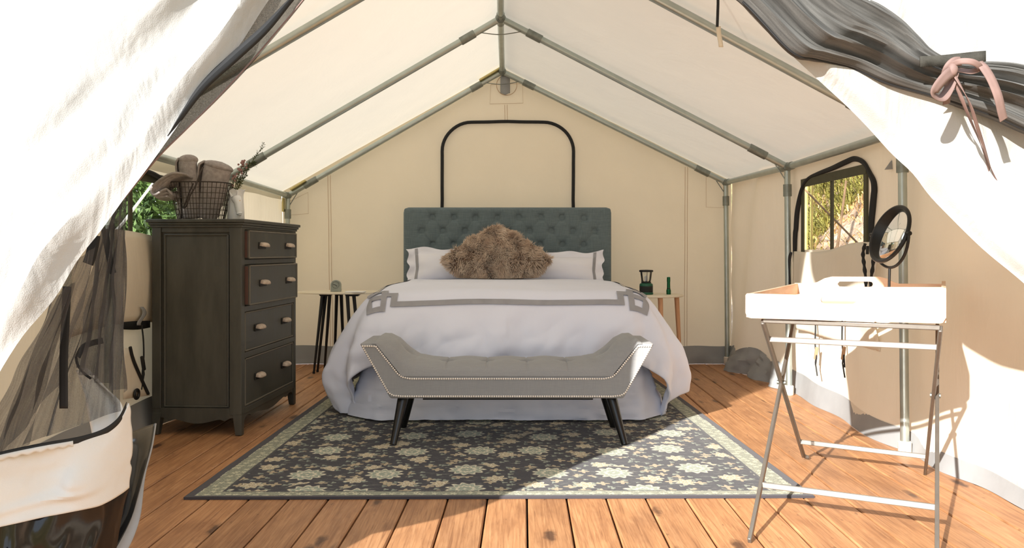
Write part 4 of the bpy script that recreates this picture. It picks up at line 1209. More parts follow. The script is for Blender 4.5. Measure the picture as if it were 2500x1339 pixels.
# side frames (stiles and rails around a recessed panel)
m = MB()
dbox(m, (-DW, 0.0, 0.13), (-DW+0.045, 0.045, 1.03)); dbox(m, (-0.060, 0.0, 0.10), (0, 0.045, 1.03))
dbox(m, (-DW+0.045, 0.006, 0.998), (-0.06, 0.045, 1.03)); dbox(m, (-DW+0.045, 0.006, 0.085), (-0.06, 0.045, 0.128))
dbox(m, (-DW, 0.045, 0.10), (-0.012, DD, 1.03))
dbox(m, (-DW, DD-0.03, 0.10), (0, DD, 1.03))
for za, zb2 in ((1.012, 1.03), (0.838, 0.866), (0.604, 0.634), (0.374, 0.404), (0.10, 0.132)):
    dbox(m, (-0.02, 0.04, za), (0.0, DD-0.03, zb2))
m.build('carcass', M['dresser'], dresser, smooth=False, bevel=0.003)
m = MB(); dbox(m, (-DW+0.045, 0.018, 0.128), (-0.06, 0.030, 0.998)); m.build('side_panel', M['dresser'], dresser, smooth=False)
m = MB()
for a, b in (((-DW+0.058, 0, 0.140), (-0.073, 0, 0.140)), ((-0.073, 0, 0.140), (-0.073, 0, 0.986)), ((-0.073, 0, 0.986), (-DW+0.058, 0, 0.986)), ((-DW+0.058, 0, 0.986), (-DW+0.058, 0, 0.140))):
    m.tube([D(a[0], 0.016, a[2]), D(b[0], 0.016, b[2])], 0.006, 8)
m.build('panel_moulding', M['dresser'], dresser)
# top with cove moulding
m = MB(); dbox(m, (-DW-0.02, -0.022, 1.046), (0.022, DD+0.02, 1.063)); dbox(m, (-DW-0.012, -0.014, 1.034), (0.014, DD+0.012, 1.047)); dbox(m, (-DW-0.006, -0.007, 1.022), (0.007, DD+0.006, 1.035))
m.build('top', M['dresser'], dresser, smooth=False, bevel=0.004, seg=3)
# drawers
for k, (za, zb2, lip, ph) in enumerate(((0.868, 1.010, 0.016, 0.935), (0.636, 0.836, 0.020, 0.742), (0.406, 0.602, 0.003, 0.512), (0.136, 0.372, 0.003, 0.262))):
    y0_, y1_ = 0.052, DD-0.042
    m = MB()
    if k < 2:
        dbox(m, (-0.02, y0_, za), (lip, y1_, zb2))
    else:
        dbox(m, (-0.03, y0_, za), (-0.006, y1_, zb2))
    dr_ = m.build('drawer', M['dresser'], dresser, smooth=False, bevel=0.004, seg=2)
    xo = lip if k < 2 else -0.004
    m = MB()
    for a, b in (((y0_+.004, za+.004), (y1_-.004, za+.004)), ((y0_+.004, zb2-.004), (y1_-.004, zb2-.004)), ((y0_+.004, za+.004), (y0_+.004, zb2-.004)), ((y1_-.004, za+.004), (y1_-.004, zb2-.004))):
        m.tube([D(xo, a[0], a[1]), D(xo, b[0], b[1])], 0.0045, 8)
    m.build('bead_edge', M['dresser_edge'], dr_)
    if k < 2:
        m = MB(); dbox(m, (-0.004, y0_-0.002, za+0.006), (lip-0.006, y0_, zb2-0.006)); m.build('worn_edge', M['mdrawer_edge'], dr_, smooth=False)
    for py in (0.235, 0.640):
        # bin pull: half hood over a dark recess
        hd = MB()
        hw_, hh_ = 0.044, 0.016
        for s_ in range(1):
            def hood(u, v):
                a = (u-.5)*2; th = v*PI*0.60
                w_ = math.sqrt(max(0, 1-a**6))
                return D(xo+0.004+0.026*math.sin(th)*w_, py+a*hw_, ph+0.016*math.cos(th)*w_-0.002)
            hd.grid(hood, 16, 10)
        h_ = hd.build('pull', M['pull'], dr_, solid=0.003)
        h_['label'] = 'weathered pale metal bin pull'
        bk = MB(); bk.box((xo-0.001, py-hw_-0.006, ph-0.018), (xo+0.0045, py+hw_+0.006, ph+0.018))
        for i_ in range(len(bk.v)): bk.v[i_] = tuple(DM @ Vector(bk.v[i_]))
        bk.build('pull_plate', M['pull_dark'], dr_, bevel=0.004)
# aprons
def apron(fn, L, lo=0.045, n=60):
    m = MB(); pts = []
    for i in range(n+1):
        u = i/n; q_ = abs(u-.5)*2
        z = 0.098-0.0*q_
        w_ = 0.030*math.exp(-((q_)/0.45)**2)+0.012*math.exp(-((q_-0.62)/0.07)**2)
        z = 0.088-w_ - 0.0
        if q_ > 0.80: z = lerp(0.088, 0.04, smooth(q_, 0.80, 1.0))
        pts.append((u*L, z))
    poly = [(0, 0.135)]+pts+[(L, 0.135)]
    n_ = len(poly); 
    vs = [fn(p[0], p[1], 0) for p in poly]+[fn(p[0], p[1], 1) for p in poly]
    fs = []
    for i in range(1, n_-2):
        pass
    # strips instead of one ngon
    m2 = MB()
    for k_ in range(2):
        o = len(m2.v)
        for p in pts: m2.v += [tuple(fn(p[0], p[1], k_)), tuple(fn(p[0], 0.135, k_))]
        for i in range(len(pts)-1):
            f_ = [o+2*i, o+2*i+2, o+2*i+3, o+2*i+1]; m2.f.append(f_ if k_ == 0 else f_[::-1]); m2.m.append(0)
    o1 = 0; o2 = 2*len(pts)
    for i in range(len(pts)-1):
        m2.f.append([2*i, o2+2*i, o2+2*i+2, 2*i+2]); m2.m.append(0)
    return m2
apron(lambda s, z, k: D(-DW+s, 0.004+0.018*k, z), DW).build('apron', M['dresser'], dresser, smooth=False)
apron(lambda s, z, k: D(-0.004-0.018*k, s, z), DD).build('apron', M['dresser'], dresser, smooth=False)
for fx, fy in ((-DW, 0), (-0.046, 0), (-DW, DD-0.046), (-0.046, DD-0.046)):
    m = MB(); ix = 0.012; 
    x0_, x1_ = fx, fx+0.046; y0_, y1_ = fy, fy+0.046
    ox = 0.014 if fx < -0.2 else 0; 
    vs = [(x0_, y0_, .11), (x1_, y0_, .11), (x1_, y1_, .11), (x0_, y1_, .11)]
    sx0, sx1 = (x0_, x1_-0.014) if fx < -0.2 else (x0_+0.014, x1_)
    sy0, sy1 = (y0_, y1_-0.014) if fy < 0.2 else (y0_+0.014, y1_)
    vs2 = [(sx0, sy0, .002), (sx1, sy0, .002), (sx1, sy1, .002), (sx0, sy1, .002)]
    m.add([D(*v) for v in vs+vs2], [(0, 1, 2, 3), (7, 6, 5, 4), (0, 4, 5, 1), (1, 5, 6, 2), (2, 6, 7, 3), (3, 7, 4, 0)])
    m.build('foot', M['dresser'], dresser, smooth=False, bevel=0.003)

# ------------------------------------------------------------------ wire basket and towels on the chest
TZ = 1.064
bc = Vector((-1.600, 4.17, TZ))
basket = thing('wire_basket', 'dark wire basket of rolled towels on the black chest', 'basket', tuple(bc))
def bpt(a, h):
    rx = lerp(0.110, 0.152, h/0.19)*1.0; ry = lerp(0.095, 0.128, h/0.19)
    c, s = math.cos(a), math.sin(a); e = 2.8
    rr_ = 1/((abs(c)/rx)**e+(abs(s)/ry)**e)**(1/e)
    tilt = -0.0
    return bc+Vector((c*rr_, s*rr_, 0.004+h))
m = MB()
for i in range(44):
    a = 2*PI*i/44; m.tube([bpt(a, 0), bpt(a, 0.095), bpt(a, 0.19)], 0.0016, 5)
m.build('upright_wires', M['wire'], basket)
for k in range(8):
    h = 0.19*k/7; m = MB(); m.tube([bpt(2*PI*i/48, h) for i in range(48)], 0.0035 if k in (0, 7) else 0.0017, 6, closed=True)
    m.build('rim' if k == 7 else 'hoop_wire', M['wire'], basket)
m = MB()
for i in range(9):
    x = bc.x-0.1+0.025*i; m.tube([(x, bc.y-0.09, TZ+0.004), (x, bc.y+0.09, TZ+0.004)], 0.0015, 5)
m.build('base_wires', M['wire'], basket)
m = MB(); ph = [P(472, 448, 4.04), P(462, 470, 4.03), P(452, 498, 4.03), P(447, 507, 4.03), P(455, 503, 4.02), P(463, 480, 4.02), P(477, 455, 4.03), P(488, 425, 4.05), P(496, 408, 4.07)]
m.tube(catmull(ph, 6), 0.004, 6); m.build('handle', M['wire'], basket)

def towel(name_lab, px_base, px_top, w, wt, Y, lean=0.0):
    root = thing('rolled_towel', name_lab, 'towel', tuple(P(px_base[0], 525, Y).xy)+(TZ+0.01,), 0, 'towels in the wire basket')
    b = P(px_base[0], px_base[1], Y); b.z = TZ+0.012
    t_ = P(px_top[0], px_top[1], Y)
    ax = (t_-b); L = ax.length; ax.normalize()
    sd_ = Vector((0, 1, 0)).cross(ax).normalized(); fw = ax.cross(sd_).normalized()
    m = MB()
    turns = 2.6; n = 90
    def fn(u, v):
        th = u*turns*2*PI
        rr_ = (0.25+0.75*u)*lerp(w, wt, v)
        fl = 1.0+0.04*math.sin(th*3+v*4)
        sag = 0.010*math.sin(th+v*5)+0.006*nz(th, v*6)
        vv = L*(v+0.02*math.sin(th)*v)
        rim = -0.03*(u-1)**2*(1 if v > 0.97 else 0)*0
        top_round = 1-0.22*smooth(v, 0.90, 1.0)**2
        return b+ax*(vv+0.012*(1-u)*v)+(sd_*math.cos(th)*fl+fw*math.sin(th)*0.72)*(rr_*top_round+sag*0.5)
    m.grid(fn, n, 26); o = m.build('towel_roll', M['towel'], root, solid=0.007)
    # plush fold closing the top
    m = MB(); m.blob(b+ax*(L-0.012), wt*0.80, wt*0.6, 0.028, 18, 10, R=Matrix((sd_, fw, ax)).transposed()); m.build('plush_fold', M['towel'], root)
    return root
towel('rolled grey brown towel standing upright at the left of the wire basket', (462, 520), (460, 385), 0.056, 0.062, 4.15)
towel('fat rolled grey brown towel leaning right out of the wire basket', (498, 520), (535, 402), 0.068, 0.098, 4.17)
# drooping folded towel over the left rim
tw = thing('folded_towel', 'grey brown towel drooping in folds over the left rim of the basket', 'towel', tuple(P(410, 480, 4.10)), 0, 'towels in the wire basket')
m = MB()
for k_, (dx, dy, dz) in enumerate(((0, 0, 0), (6, 8, 0.03), (14, 16, 0.06))):
    pts_ = [P(470-dx*0.2, 432, 4.12+dz*0.4), P(440-dx*0.2, 428+dy*0.6, 4.10+dz*0.4), P(412+dx*0.2, 440+dy*0.9, 4.09+dz*0.4), P(388+dx*0.5, 462+dy*0.6, 4.09+dz*0.4), P(392+dx*0.5, 476+dy*0.3, 4.09+dz*0.4), P(420+dx*0.3, 462+dy, 4.10+dz*0.4), P(436, 478+dy*0.4, 4.11+dz*0.4)]
    c_ = catmull(pts_, 6)
    m.grid(lambda u, v: c_[int(round(u*(len(c_)-1)))]+Vector((0, (v-.5)*0.15, -0.012*math.sin(v*PI))), len(c_)-1, 6)
m.build('towel_cloth', M['towel'], tw, solid=0.010)

# vase with horse head relief and sprigs
vc = Vector((-1.437, 4.22, TZ))
vase = thing('animal_head_vase', 'white glazed vase with a horse head relief holding sprigs, on the black chest', 'vase', tuple(vc))
m = MB()
prof = [(0.0, 0.0), (0.042, 0.001), (0.044, 0.006), (0.043, 0.05), (0.040, 0.10), (0.038, 0.13), (0.039, 0.145), (0.043, 0.158), (0.046, 0.165), (0.043, 0.166), (0.036, 0.15), (0.034, 0.05), (0.0, 0.03)]
m.lathe(prof, vc, 32)
for i, v in enumerate(m.v):
    if v[2]-vc.z > 0.155:
        a = math.atan2(v[1]-vc.y, v[0]-vc.x); m.v[i] = (v[0]+0.003*math.cos(a)*math.sin(a*9), v[1]+0.003*math.sin(a)*math.sin(a*9), v[2]+0.004*math.sin(a*7))
m.build('vase_body', M['ceramic'], vase)
m = MB()
hp = [vc+Vector((0.012, -0.030, 0.118)), vc+Vector((0.024, -0.040, 0.098)), vc+Vector((0.030, -0.046, 0.070)), vc+Vector((0.034, -0.050, 0.045)), vc+Vector((0.036, -0.050, 0.036))]
m.tube(catmull(hp, 6), lambda t: 0.026*(1-t)+0.011*t+0.004*math.exp(-((t-0.9)/0.08)**2), 16)
m.blob(hp[-1], 0.0125, 0.012, 0.011, 14, 8)
m.build('horse_head', M['ceramic'], vase)
m = MB()
for s_ in (-1, 1): m.tube([vc+Vector((0.006+s_*0.014, -0.038, 0.128)), vc+Vector((0.004+s_*0.020, -0.044, 0.146)), vc+Vector((0.002+s_*0.022, -0.044, 0.158))], lambda t: 0.007*(1-t)+0.001, 8)
m.build('ear', M['ceramic'], vase)
m = MB(); m.blob(vc+Vector((0.037, -0.052, 0.104)), 0.004, 0.004, 0.005, 10, 6); m.build('gold_eye', M['gold'], vase)
random.seed(5)
def sprig(lab, path_, nleaf, ll, flower):
    c = catmull([P(*p) for p in path_], 8)
    root = thing('leafy_sprig', lab, 'plant', tuple(c[0]), 0, None)
    m = MB(); m.tube(c, lambda t: 0.0022*(1-t)+0.0008, 5); m.build('stem', M['stem'], root)
    ml = MB()
    for i in range(nleaf):
        t_ = 0.12+0.88*i/nleaf; p = samp(c, t_)
        dr_ = (samp(c, min(1, t_+0.05))-samp(c, max(0, t_-0.05))).normalized()
        sd_ = Vector((random.gauss(0, 1), random.gauss(0, 1), random.gauss(0, 1))); sd_ = (sd_-dr_*sd_.dot(dr_)).normalized()
        d = (dr_*0.7+sd_).normalized(); L = ll*random.uniform(0.7, 1.2); w_ = d.cross(Vector((random.random(), random.random(), 1))).normalized()*L*0.17
        cv = Vector((0, 0, 1))*0.1*L
        ml.add([p, p+d*L*0.45+w_, p+d*L, p+d*L*0.45-w_, p+d*L*0.5-cv], [(0, 1, 4), (1, 2, 4), (2, 3, 4), (3, 0, 4)])
    ml.build('leaves', M['leaf'], root, kind='stuff', solid=0.0006)
    if flower:
        mf = MB()
        for i in range(flower):
            p = samp(c, random.uniform(0.45, 1.0))+Vector((random.gauss(0, .010), random.gauss(0, .010), random.gauss(0, .010)))
            for k_ in range(5):
                a = 2*PI*k_/5; d = Vector((math.cos(a), -0.5, math.sin(a)))*0.007; w_ = Vector((-math.sin(a), 0, math.cos(a)))*0.003
                mf.add([p, p+d*0.6+w_, p+d, p+d*0.6-w_], [(0, 1, 2, 3)])
        mf.build('blossom', M['petal'], root, kind='stuff', solid=0.0008)
    return root
Yv = 4.22
sprig('tall leafy sprig leaning right out of the white vase', [(578, 470, Yv), (592, 430, Yv), (612, 400, Yv), (630, 375, Yv), (644, 350, Yv)], 46, 0.020, 0)
sprig('bushy green sprig in the middle of the white vase', [(574, 470, Yv), (584, 440, Yv+.02), (598, 415, Yv+.02), (612, 398, Yv+.02), (622, 400, Yv)], 60, 0.021, 0)
sprig('sprig with dusty pink blossom at the left of the white vase', [(572, 470, Yv), (578, 440, Yv-.01), (588, 412, Yv-.02), (596, 398, Yv-.02)], 26, 0.016, 26)
sprig('short dense green sprig low in the white vase', [(576, 470, Yv-.01), (588, 448, Yv-.02), (600, 428, Yv-.02), (606, 410, Yv-.02)], 44, 0.019, 0)
sprig('small drooping sprig at the left rim of the white vase', [(573, 468, Yv-.01), (569, 450, Yv-.03), (572, 432, Yv-.03)], 16, 0.014, 5)

# ------------------------------------------------------------------ side table left with a clock
TLZ = 0.606
lt = thing('side_table', 'ivory side table with slim black splayed legs left of the bed', 'table', (-1.22, 5.95, 0))
tc_ = (-1.255, 5.98)
m = MB(); n_ = 48
pts_ = [(tc_[0]+0.315*math.cos(2*PI*i/n_), tc_[1]+0.24*math.sin(2*PI*i/n_)) for i in range(n_)]
m.prism(pts_[::-1], lambda p: Vector((p[0], p[1], TLZ)), lambda p: Vector((p[0], p[1], TLZ-0.012)))
m.build('tabletop', M['ivory'], lt, bevel=0.003)
YL = 5.93
def tz(z): return z
for plate, bars in ((((779, 812), 5.90), [((787, 5.90), (766, 5.91)), ((795, 5.92), (775, 5.99)), ((805, 5.90), (792, 6.0))]),
                    (((816, 840), 5.98), [((822, 5.98), (816, 6.10)), ((833, 5.98), (840, 6.10))]),
                    (((842, 880), 5.88), [((848, 5.88), (860, 5.86)), ((864, 5.88), (882, 5.86))])):
    (xa_, xb_), yy = plate
    leg = MB(); a = (xa_-1240)/1950*yy; b = (xb_-1240)/1950*yy
    leg.prism([(a, TLZ-.013), (b, TLZ-.013), (b-0.015, TLZ-.030), (a+0.015, TLZ-.030)], lambda p: Vector((p[0], yy-0.03, p[1])), lambda p: Vector((p[0], yy+0.03, p[1])))
    for (pa, ya), (pb, yb) in bars:
        A = Vector(((pa-1240)/1950*ya, ya, TLZ-0.025)); B = Vector(((pb-1240)/1950*yb, yb, 0.002))
        leg.tube([A, B], lambda t: 0.014-0.006*t, 8)
        leg.tube([B, B+Vector((0, 0, 0.012))], 0.010, 8)
    leg.build('leg', M['black_metal'], lt, smooth=True)
ck = thing('desk_clock', 'small grey arch-topped clock on the left side table', 'clock', tuple(P(822, 706, 5.93)))
cc = P(820, 690, 5.92); cz0 = TLZ+0.001
m = MB(); arc = [(-0.038, cz0), (-0.038, cz0+0.048)]+[(-0.038*math.cos(a), cz0+0.048+0.038*math.sin(a)) for a in [PI*i/14 for i in range(1, 14)]]+[(0.038, cz0+0.048), (0.038, cz0)]
m.prism(arc[::-1], lambda p: Vector((cc.x+p[0], cc.y-0.012, p[1])), lambda p: Vector((cc.x+p[0], cc.y+0.02, p[1]))); m.build('clock_case', M['clock'], ck, bevel=0.002)
m = MB(); m.tube([(cc.x+0.026*math.cos(a), cc.y-0.013, cz0+0.05+0.026*math.sin(a)) for a in [2*PI*i/28 for i in range(28)]], 0.0014, 5, closed=True)
for i in range(12):
    a = 2*PI*i/12; m.bar((cc.x+0.020*math.cos(a), cc.y-0.0135, cz0+0.05+0.020*math.sin(a)), (cc.x+0.025*math.cos(a), cc.y-0.0135, cz0+0.05+0.025*math.sin(a)), 0.002, 0.001, (1, 0, 0) if abs(math.sin(a)) > .5 else (0, 0, 1))
m.build('dial', M['steel_dark'], ck)
for a, L in ((-0.75, 0.016), (2.9, 0.020)):
    m = MB(); m.bar((cc.x, cc.y-0.015, cz0+0.05), (cc.x+L*math.cos(a), cc.y-0.015, cz0+0.05+L*math.sin(a)), 0.003, 0.001, (0, 0, 1)); m.build('clock_hand', M['black_plastic'], ck)
cd = MB(); a = P(841, 713, 5.74); b = P(887, 713, 5.74); cd.box((a.x, 5.76, TLZ+0.0005), (b.x, 5.86, TLZ+0.010)); tag(cd.build('booklet', M['paper'], bevel=0.002), 'thin white booklet at the front edge of the left side table', 'booklet')

# ------------------------------------------------------------------ side table right with lantern and torch
TRZ = 0.584
rt = thing('side_table', 'round ivory side table with beech legs right of the bed', 'table', (1.07, 5.98, 0))
m = MB(); m.lathe([(0.0, 0), (0.235, 0), (0.24, 0.003), (0.24, 0.012), (0.236, 0.015), (0.0, 0.015)], (1.07, 5.98, TRZ-0.015), 48); m.build('tabletop', M['ivory'], rt)
for (pa, ya, pb, yb) in ((1612, 5.85, 1618, 5.82), (1652, 5.97, 1662, 5.97), (1560, 5.84, 1545, 5.80), (1545, 6.1, 1530, 6.14)):
    A = Vector(((pa-1240)/1950*ya, ya, TRZ-0.015)); B = Vector(((pb-1240)/1950*yb, yb, 0.002))
    m = MB(); m.tube([A, B], lambda t: 0.019-0.007*t, 12); m.build('leg', M['table_leg'], rt)
ln = thing('camping_lantern', 'green and black camping lantern with a clear chimney on the right side table', 'lantern', (1.02, 5.96, TRZ))
lc = Vector((1.030, 5.95, TRZ+0.001))
m = MB(); m.lathe([(0.0, 0), (0.050, 0), (0.052, 0.004), (0.052, 0.012), (0.049, 0.016)], lc, 28); m.build('lantern_base', M['green'], ln)
m = MB(); m.lathe([(0.049, 0.016), (0.049, 0.062), (0.0, 0.062)], lc, 28)
for k_ in range(5): m.tube([lc+Vector((0.0495*math.cos(2*PI*i/28), 0.0495*math.sin(2*PI*i/28), 0.022+k_*0.009)) for i in range(28)], 0.0018, 5, closed=True)
m.build('ribbed_grip', M['black_plastic'], ln)
m = MB(); m.lathe([(0.049, 0.062), (0.050, 0.070), (0.046, 0.080), (0.036, 0.085), (0.0, 0.085)], lc, 28); m.build('green_collar', M['green'], ln)
m = MB(); m.lathe([(0.036, 0.085), (0.037, 0.092), (0.034, 0.095), (0.0, 0.095)], lc, 28); m.build('burner_ring', M['black_plastic'], ln)
m = MB(); m.lathe([(0.031, 0.095), (0.036, 0.105), (0.044, 0.165), (0.044, 0.168)], lc, 28); m.build('clear_chimney', M['glass'], ln)
m = MB(); m.lathe([(0.004, 0.095), (0.010, 0.10), (0.012, 0.13), (0.004, 0.14)], lc, 14); m.build('lamp_bulb', M['white'], ln)
m = MB()
for a in (0.5, 2.6, 4.7): m.tube([lc+Vector((0.036*math.cos(a), 0.036*math.sin(a), 0.09)), lc+Vector((0.044*math.cos(a), 0.044*math.sin(a), 0.17))], 0.002, 6)
m.build('guard_wire', M['black_plastic'], ln)
m = MB(); m.lathe([(0.0, 0.167), (0.050, 0.167), (0.052, 0.170), (0.052, 0.178), (0.048, 0.182), (0.0, 0.184)], lc, 28); m.build('lantern_cap', M['black_plastic'], ln)
fl_ = thing('flashlight', 'green metal torch standing on its head on the right side table', 'flashlight', (1.197, 5.95, TRZ))
fc = Vector((1.197, 5.95, TRZ+0.001))
m = MB(); m.lathe([(0.0, 0), (0.0165, 0), (0.0165, 0.012), (0.017, 0.030), (0.0135, 0.040), (0.012, 0.046), (0.0125, 0.05), (0.0120, 0.092)], fc, 20)
for k_ in range(4): m.tube([fc+Vector((0.0172*math.cos(2*PI*i/18), 0.0172*math.sin(2*PI*i/18), 0.006+k_*0.006)) for i in range(18)], 0.0009, 5, closed=True)
m.build('torch_barrel', M['green_metal'], fl_)
m = MB(); m.lathe([(0.012, 0.092), (0.0130, 0.096), (0.0130, 0.126), (0.010, 0.129), (0.0, 0.130)], fc, 20); m.build('tail_cap', M['green_metal'], fl_)
m = MB(); m.lathe([(0.0134, 0.040), (0.0134, 0.047)], fc, 20); m.build('neck_ring', M['black_plastic'], fl_)

# ------------------------------------------------------------------ folding stand, butler tray and mirror
sn = thing('folding_stand', 'grey metal folding stand with crossed legs under the pale wooden tray', 'tray stand', (1.2, 2.85, 0))
V = Vector
Alt, Alf = V((0.847, 2.655, 0.672)), V((1.285, 3.466, 0.010))
Art, Arf = V((1.300, 2.400, 0.672)), V((1.690, 3.235, 0.006))
Blf, Blt = V((0.747, 2.470, 0.006)), V((1.185, 3.280, 0.672))
Brf, Brt = V((1.190, 2.215, 0.006)), V((1.640, 3.050, 0.672))
wd, tk = 0.023, 0.012
side_ = (Brf-Blf).normalized()
def leg(a, b, nm='leg', curl=False):
    m = MB()
    if curl:
        d = (b-a).normalized(); fwd = V((0.45, -0.20, 0)).normalized() if curl == 1 else V((0, 0, 0))
        m.bar(a, b-d*0.02, tk, wd, side_)
        m.tube([b-d*0.03, b-d*0.012+V((0.004, 0, 0)), b+V((0.016, -0.008, 0.001))], 0.009, 8)
    else: m.bar(a, b, tk, wd, side_)
    return m.build(nm, M['stand'] if 'stand' in M else M['steel_dark'], sn, bevel=0.003)
M['stand'] = simple('grey painted steel', (112, 106, 98), 0.35, 0.5, var=0.05)
M['rail'] = simple('pale grey steel rail', (150, 146, 138), 0.35, 0.5, var=0.05)
leg(Alt, Alf, curl=1); leg(Art, Arf); leg(Blf, Blt); leg(Brf, Brt)
def rail(a, b, nm, mat='rail', w_=0.019, t_=0.010):
    m = MB(); m.bar(a, b, w_, t_, (0, 0, 1)); return m.build(nm, M[mat], sn, bevel=0.003)
rail(Alt.lerp(Alf, 0.105), Art.lerp(Arf, 0.10), 'cross_rail')
rail(Alt.lerp(Alf, 0.855), Art.lerp(Arf, 0.855), 'cross_rail')
rail(Blf.lerp(Blt, 0.195), Brf.lerp(Brt, 0.20), 'cross_rail')
rail(Alt+V((0, 0, 0.002)), Art+V((0, 0, 0.002)), 'top_rail', 'stand', 0.016)
rail(Blt+V((0, 0, 0.002)), Brt+V((0, 0, 0.002)), 'top_rail', 'stand', 0.016)
for a, b, c_, d_ in ((Alt, Alf, Blf, Blt), (Art, Arf, Brf, Brt)):
    # pivot bolt where the legs cross
    best = min(((a.lerp(b, i/200)-c_.lerp(d_, j/200)).length, i, j) for i in range(60, 160, 2) for j in range(60, 160, 2))
    p = a.lerp(b, best[1]/200); q_ = c_.lerp(d_, best[2]/200); mid = (p+q_)/2
    m = MB(); m.tube([mid-side_*0.016, mid+side_*0.016], 0.008, 10); m.build('pivot_bolt', M['steel_dark'], sn)

tray = thing('butler_tray', 'pale pine butler tray with cut-out handles resting on the folding stand', 'tray', (1.2, 2.9, 0.68))
NL, NR = V((0.797, 2.670, 0.682)), V((1.314, 2.395, 0.688))
BL, BR = V((1.235, 3.440, 0.682)), V((1.745, 3.185, 0.688))
def board(A, B, outline, hole, th, nm):
    """outline top as list (s,h); board stands on segment AB"""
    d = (B-A); L = d.length; dx = d.normalized(); nrm = dx.cross(V((0, 0, 1))).normalized()
    m = MB()
    N = 64
    ss = sorted(set([i/N for i in range(N+1)]+[x for x, _ in outline]+([hole[0], hole[1]] if hole else [])))
    def top_(s): return interp(s, outline)
    def bot(s):
        r = 0.018/L
        if s < r: return 0.018-math.sqrt(max(0, 0.018**2-((r-s)*L)**2))
        if s > 1-r: return 0.018-math.sqrt(max(0, 0.018**2-((s-1+r)*L)**2))
        return 0
    def pt(s, h, k): return A+dx*(s*L)+V((0, 0, h))+nrm*th*k
    for k in (0, 1):
        for s0, s1 in zip(ss, ss[1:]):
            segs = []
            if hole and s0 >= hole[0]-1e-9 and s1 <= hole[1]+1e-9:
                def hz(s):
                    c_ = (hole[0]+hole[1])/2; hw_ = (hole[1]-hole[0])/2; q_ = min(1, abs(s-c_)/hw_); hh_ = (hole[3]-hole[2])/2
                    rr_ = hh_/(hw_*L)
                    f = 1 if q_ < 1-rr_ else math.sqrt(max(0, 1-((q_-1+rr_)/rr_)**2))
                    cz = (hole[2]+hole[3])/2; return cz-hh_*f, cz+hh_*f
                a0, b0 = hz(s0); a1, b1 = hz(s1)
                segs = [((bot(s0), a0), (bot(s1), a1)), ((b0, top_(s0)), (b1, top_(s1)))]
                if k == 0:
                    m.add([pt(s0, a0, 0), pt(s1, a1, 0), pt(s1, a1, 1), pt(s0, a0, 1)], [(0, 1, 2, 3)])
                    m.add([pt(s0, b0, 0), pt(s1, b1, 0), pt(s1, b1, 1), pt(s0, b0, 1)], [(3, 2, 1, 0)])
            else: segs = [((bot(s0), top_(s0)), (bot(s1), top_(s1)))]
            for (l0, h0), (l1, h1) in segs:
                m.add([pt(s0, l0, k), pt(s1, l1, k), pt(s1, h1, k), pt(s0, h0, k)], [(0, 1, 2, 3)] if k == 1 else [(3, 2, 1, 0)])
            if k == 0:
                m.add([pt(s0, top_(s0), 0), pt(s1, top_(s1), 0), pt(s1, top_(s1), 1), pt(s0, top_(s0), 1)], [(0, 1, 2, 3)])
                m.add([pt(s0, bot(s0), 0), pt(s1, bot(s1), 0), pt(s1, bot(s1), 1), pt(s0, bot(s0), 1)], [(3, 2, 1, 0)])
    for s in (0, 1):
        m.add([pt(s, bot(s), 0), pt(s, top_(s), 0), pt(s, top_(s), 1), pt(s, bot(s), 1)], [(0, 1, 2, 3)] if s == 0 else [(3, 2, 1, 0)])
    return m.build(nm, M['tray'], tray, smooth=False)
board(NL, NR, [(0, .076), (.008, .082), (.27, .080), (.30, .084), (.335, .097), (.37, .104), (.6, .107), (.985, .109), (1, .104)], (.40, .58, .054, .075), 0.014, 'front_board')
def hump(c_, w_, h0, h1): return [(0, h0), (c_-w_, h0), (c_-w_*0.9, h0+(h1-h0)*.15), (c_-w_*0.72, lerp(h0, h1, .75)), (c_-w_*.55, h1), (c_+w_*.55, h1), (c_+w_*.72, lerp(h0, h1, .75)), (c_+w_*.9, h0+(h1-h0)*.15), (c_+w_, h0), (1, h0)]
board(BL, BR, hump(.42, .29, .086, .114), (.30, .54, .072, .094), -0.014, 'back_board')
dl_ = (BL-NL).normalized(); dr2 = (BR-NR).normalized()
board(NL+dl_*0.0, BL, [(0, .080), (1, .084)], None, 0.013, 'side_board')
board(NR, BR, [(0, .106), (.3, .100), (1, .098)], None, -0.013, 'side_board')
m = MB(); zz0 = 0.004
m.prism([NL, NR, BR, BL], lambda p: p+V((0, 0, 0.002)), lambda p: p+V((0, 0, 0.012))); m.build('tray_base', M['tray'], tray, smooth=False)

mirror = thing('vanity_mirror', 'round black framed mirror on a thin stand in the tray', 'mirror', (1.425, 3.0, 0.70))
mc = P(2172, 572, 2.98)
mb_ = V((mc.x-0.004, mc.y, 0.699))
m = MB(); m.lathe([(0.0, 0), (0.055, 0), (0.056, 0.003), (0.050, 0.008), (0.010, 0.011), (0.0, 0.011)], mb_, 32); m.build('mirror_base', M['black_metal'], mirror)
yaw = math.radians(-84); 
fx = V((math.cos(yaw), math.sin(yaw), 0))            # disc's horizontal axis
nrm = V((-math.sin(yaw), math.cos(yaw), 0))*-1
tl = math.radians(20)
up = (V((0, 0, 1))*math.cos(tl)+nrm*(-math.sin(tl))).normalized(); n2 = fx.cross(up).normalized()
Rm = 0.108
bx = mc-V((0, 0, 0.125))
m = MB(); m.tube([mb_+V((0, 0, 0.01)), V((bx.x, bx.y, bx.z))], 0.0048, 10); m.build('stem', M['black_metal'], mirror)
m = MB(); m.tube([mc+fx*0.118*math.cos(a)+V((0, 0, 1))*0.125*math.sin(a) for a in [PI+PI*i/24 for i in range(25)]], 0.0055, 10)
m.build('yoke', M['black_metal'], mirror)
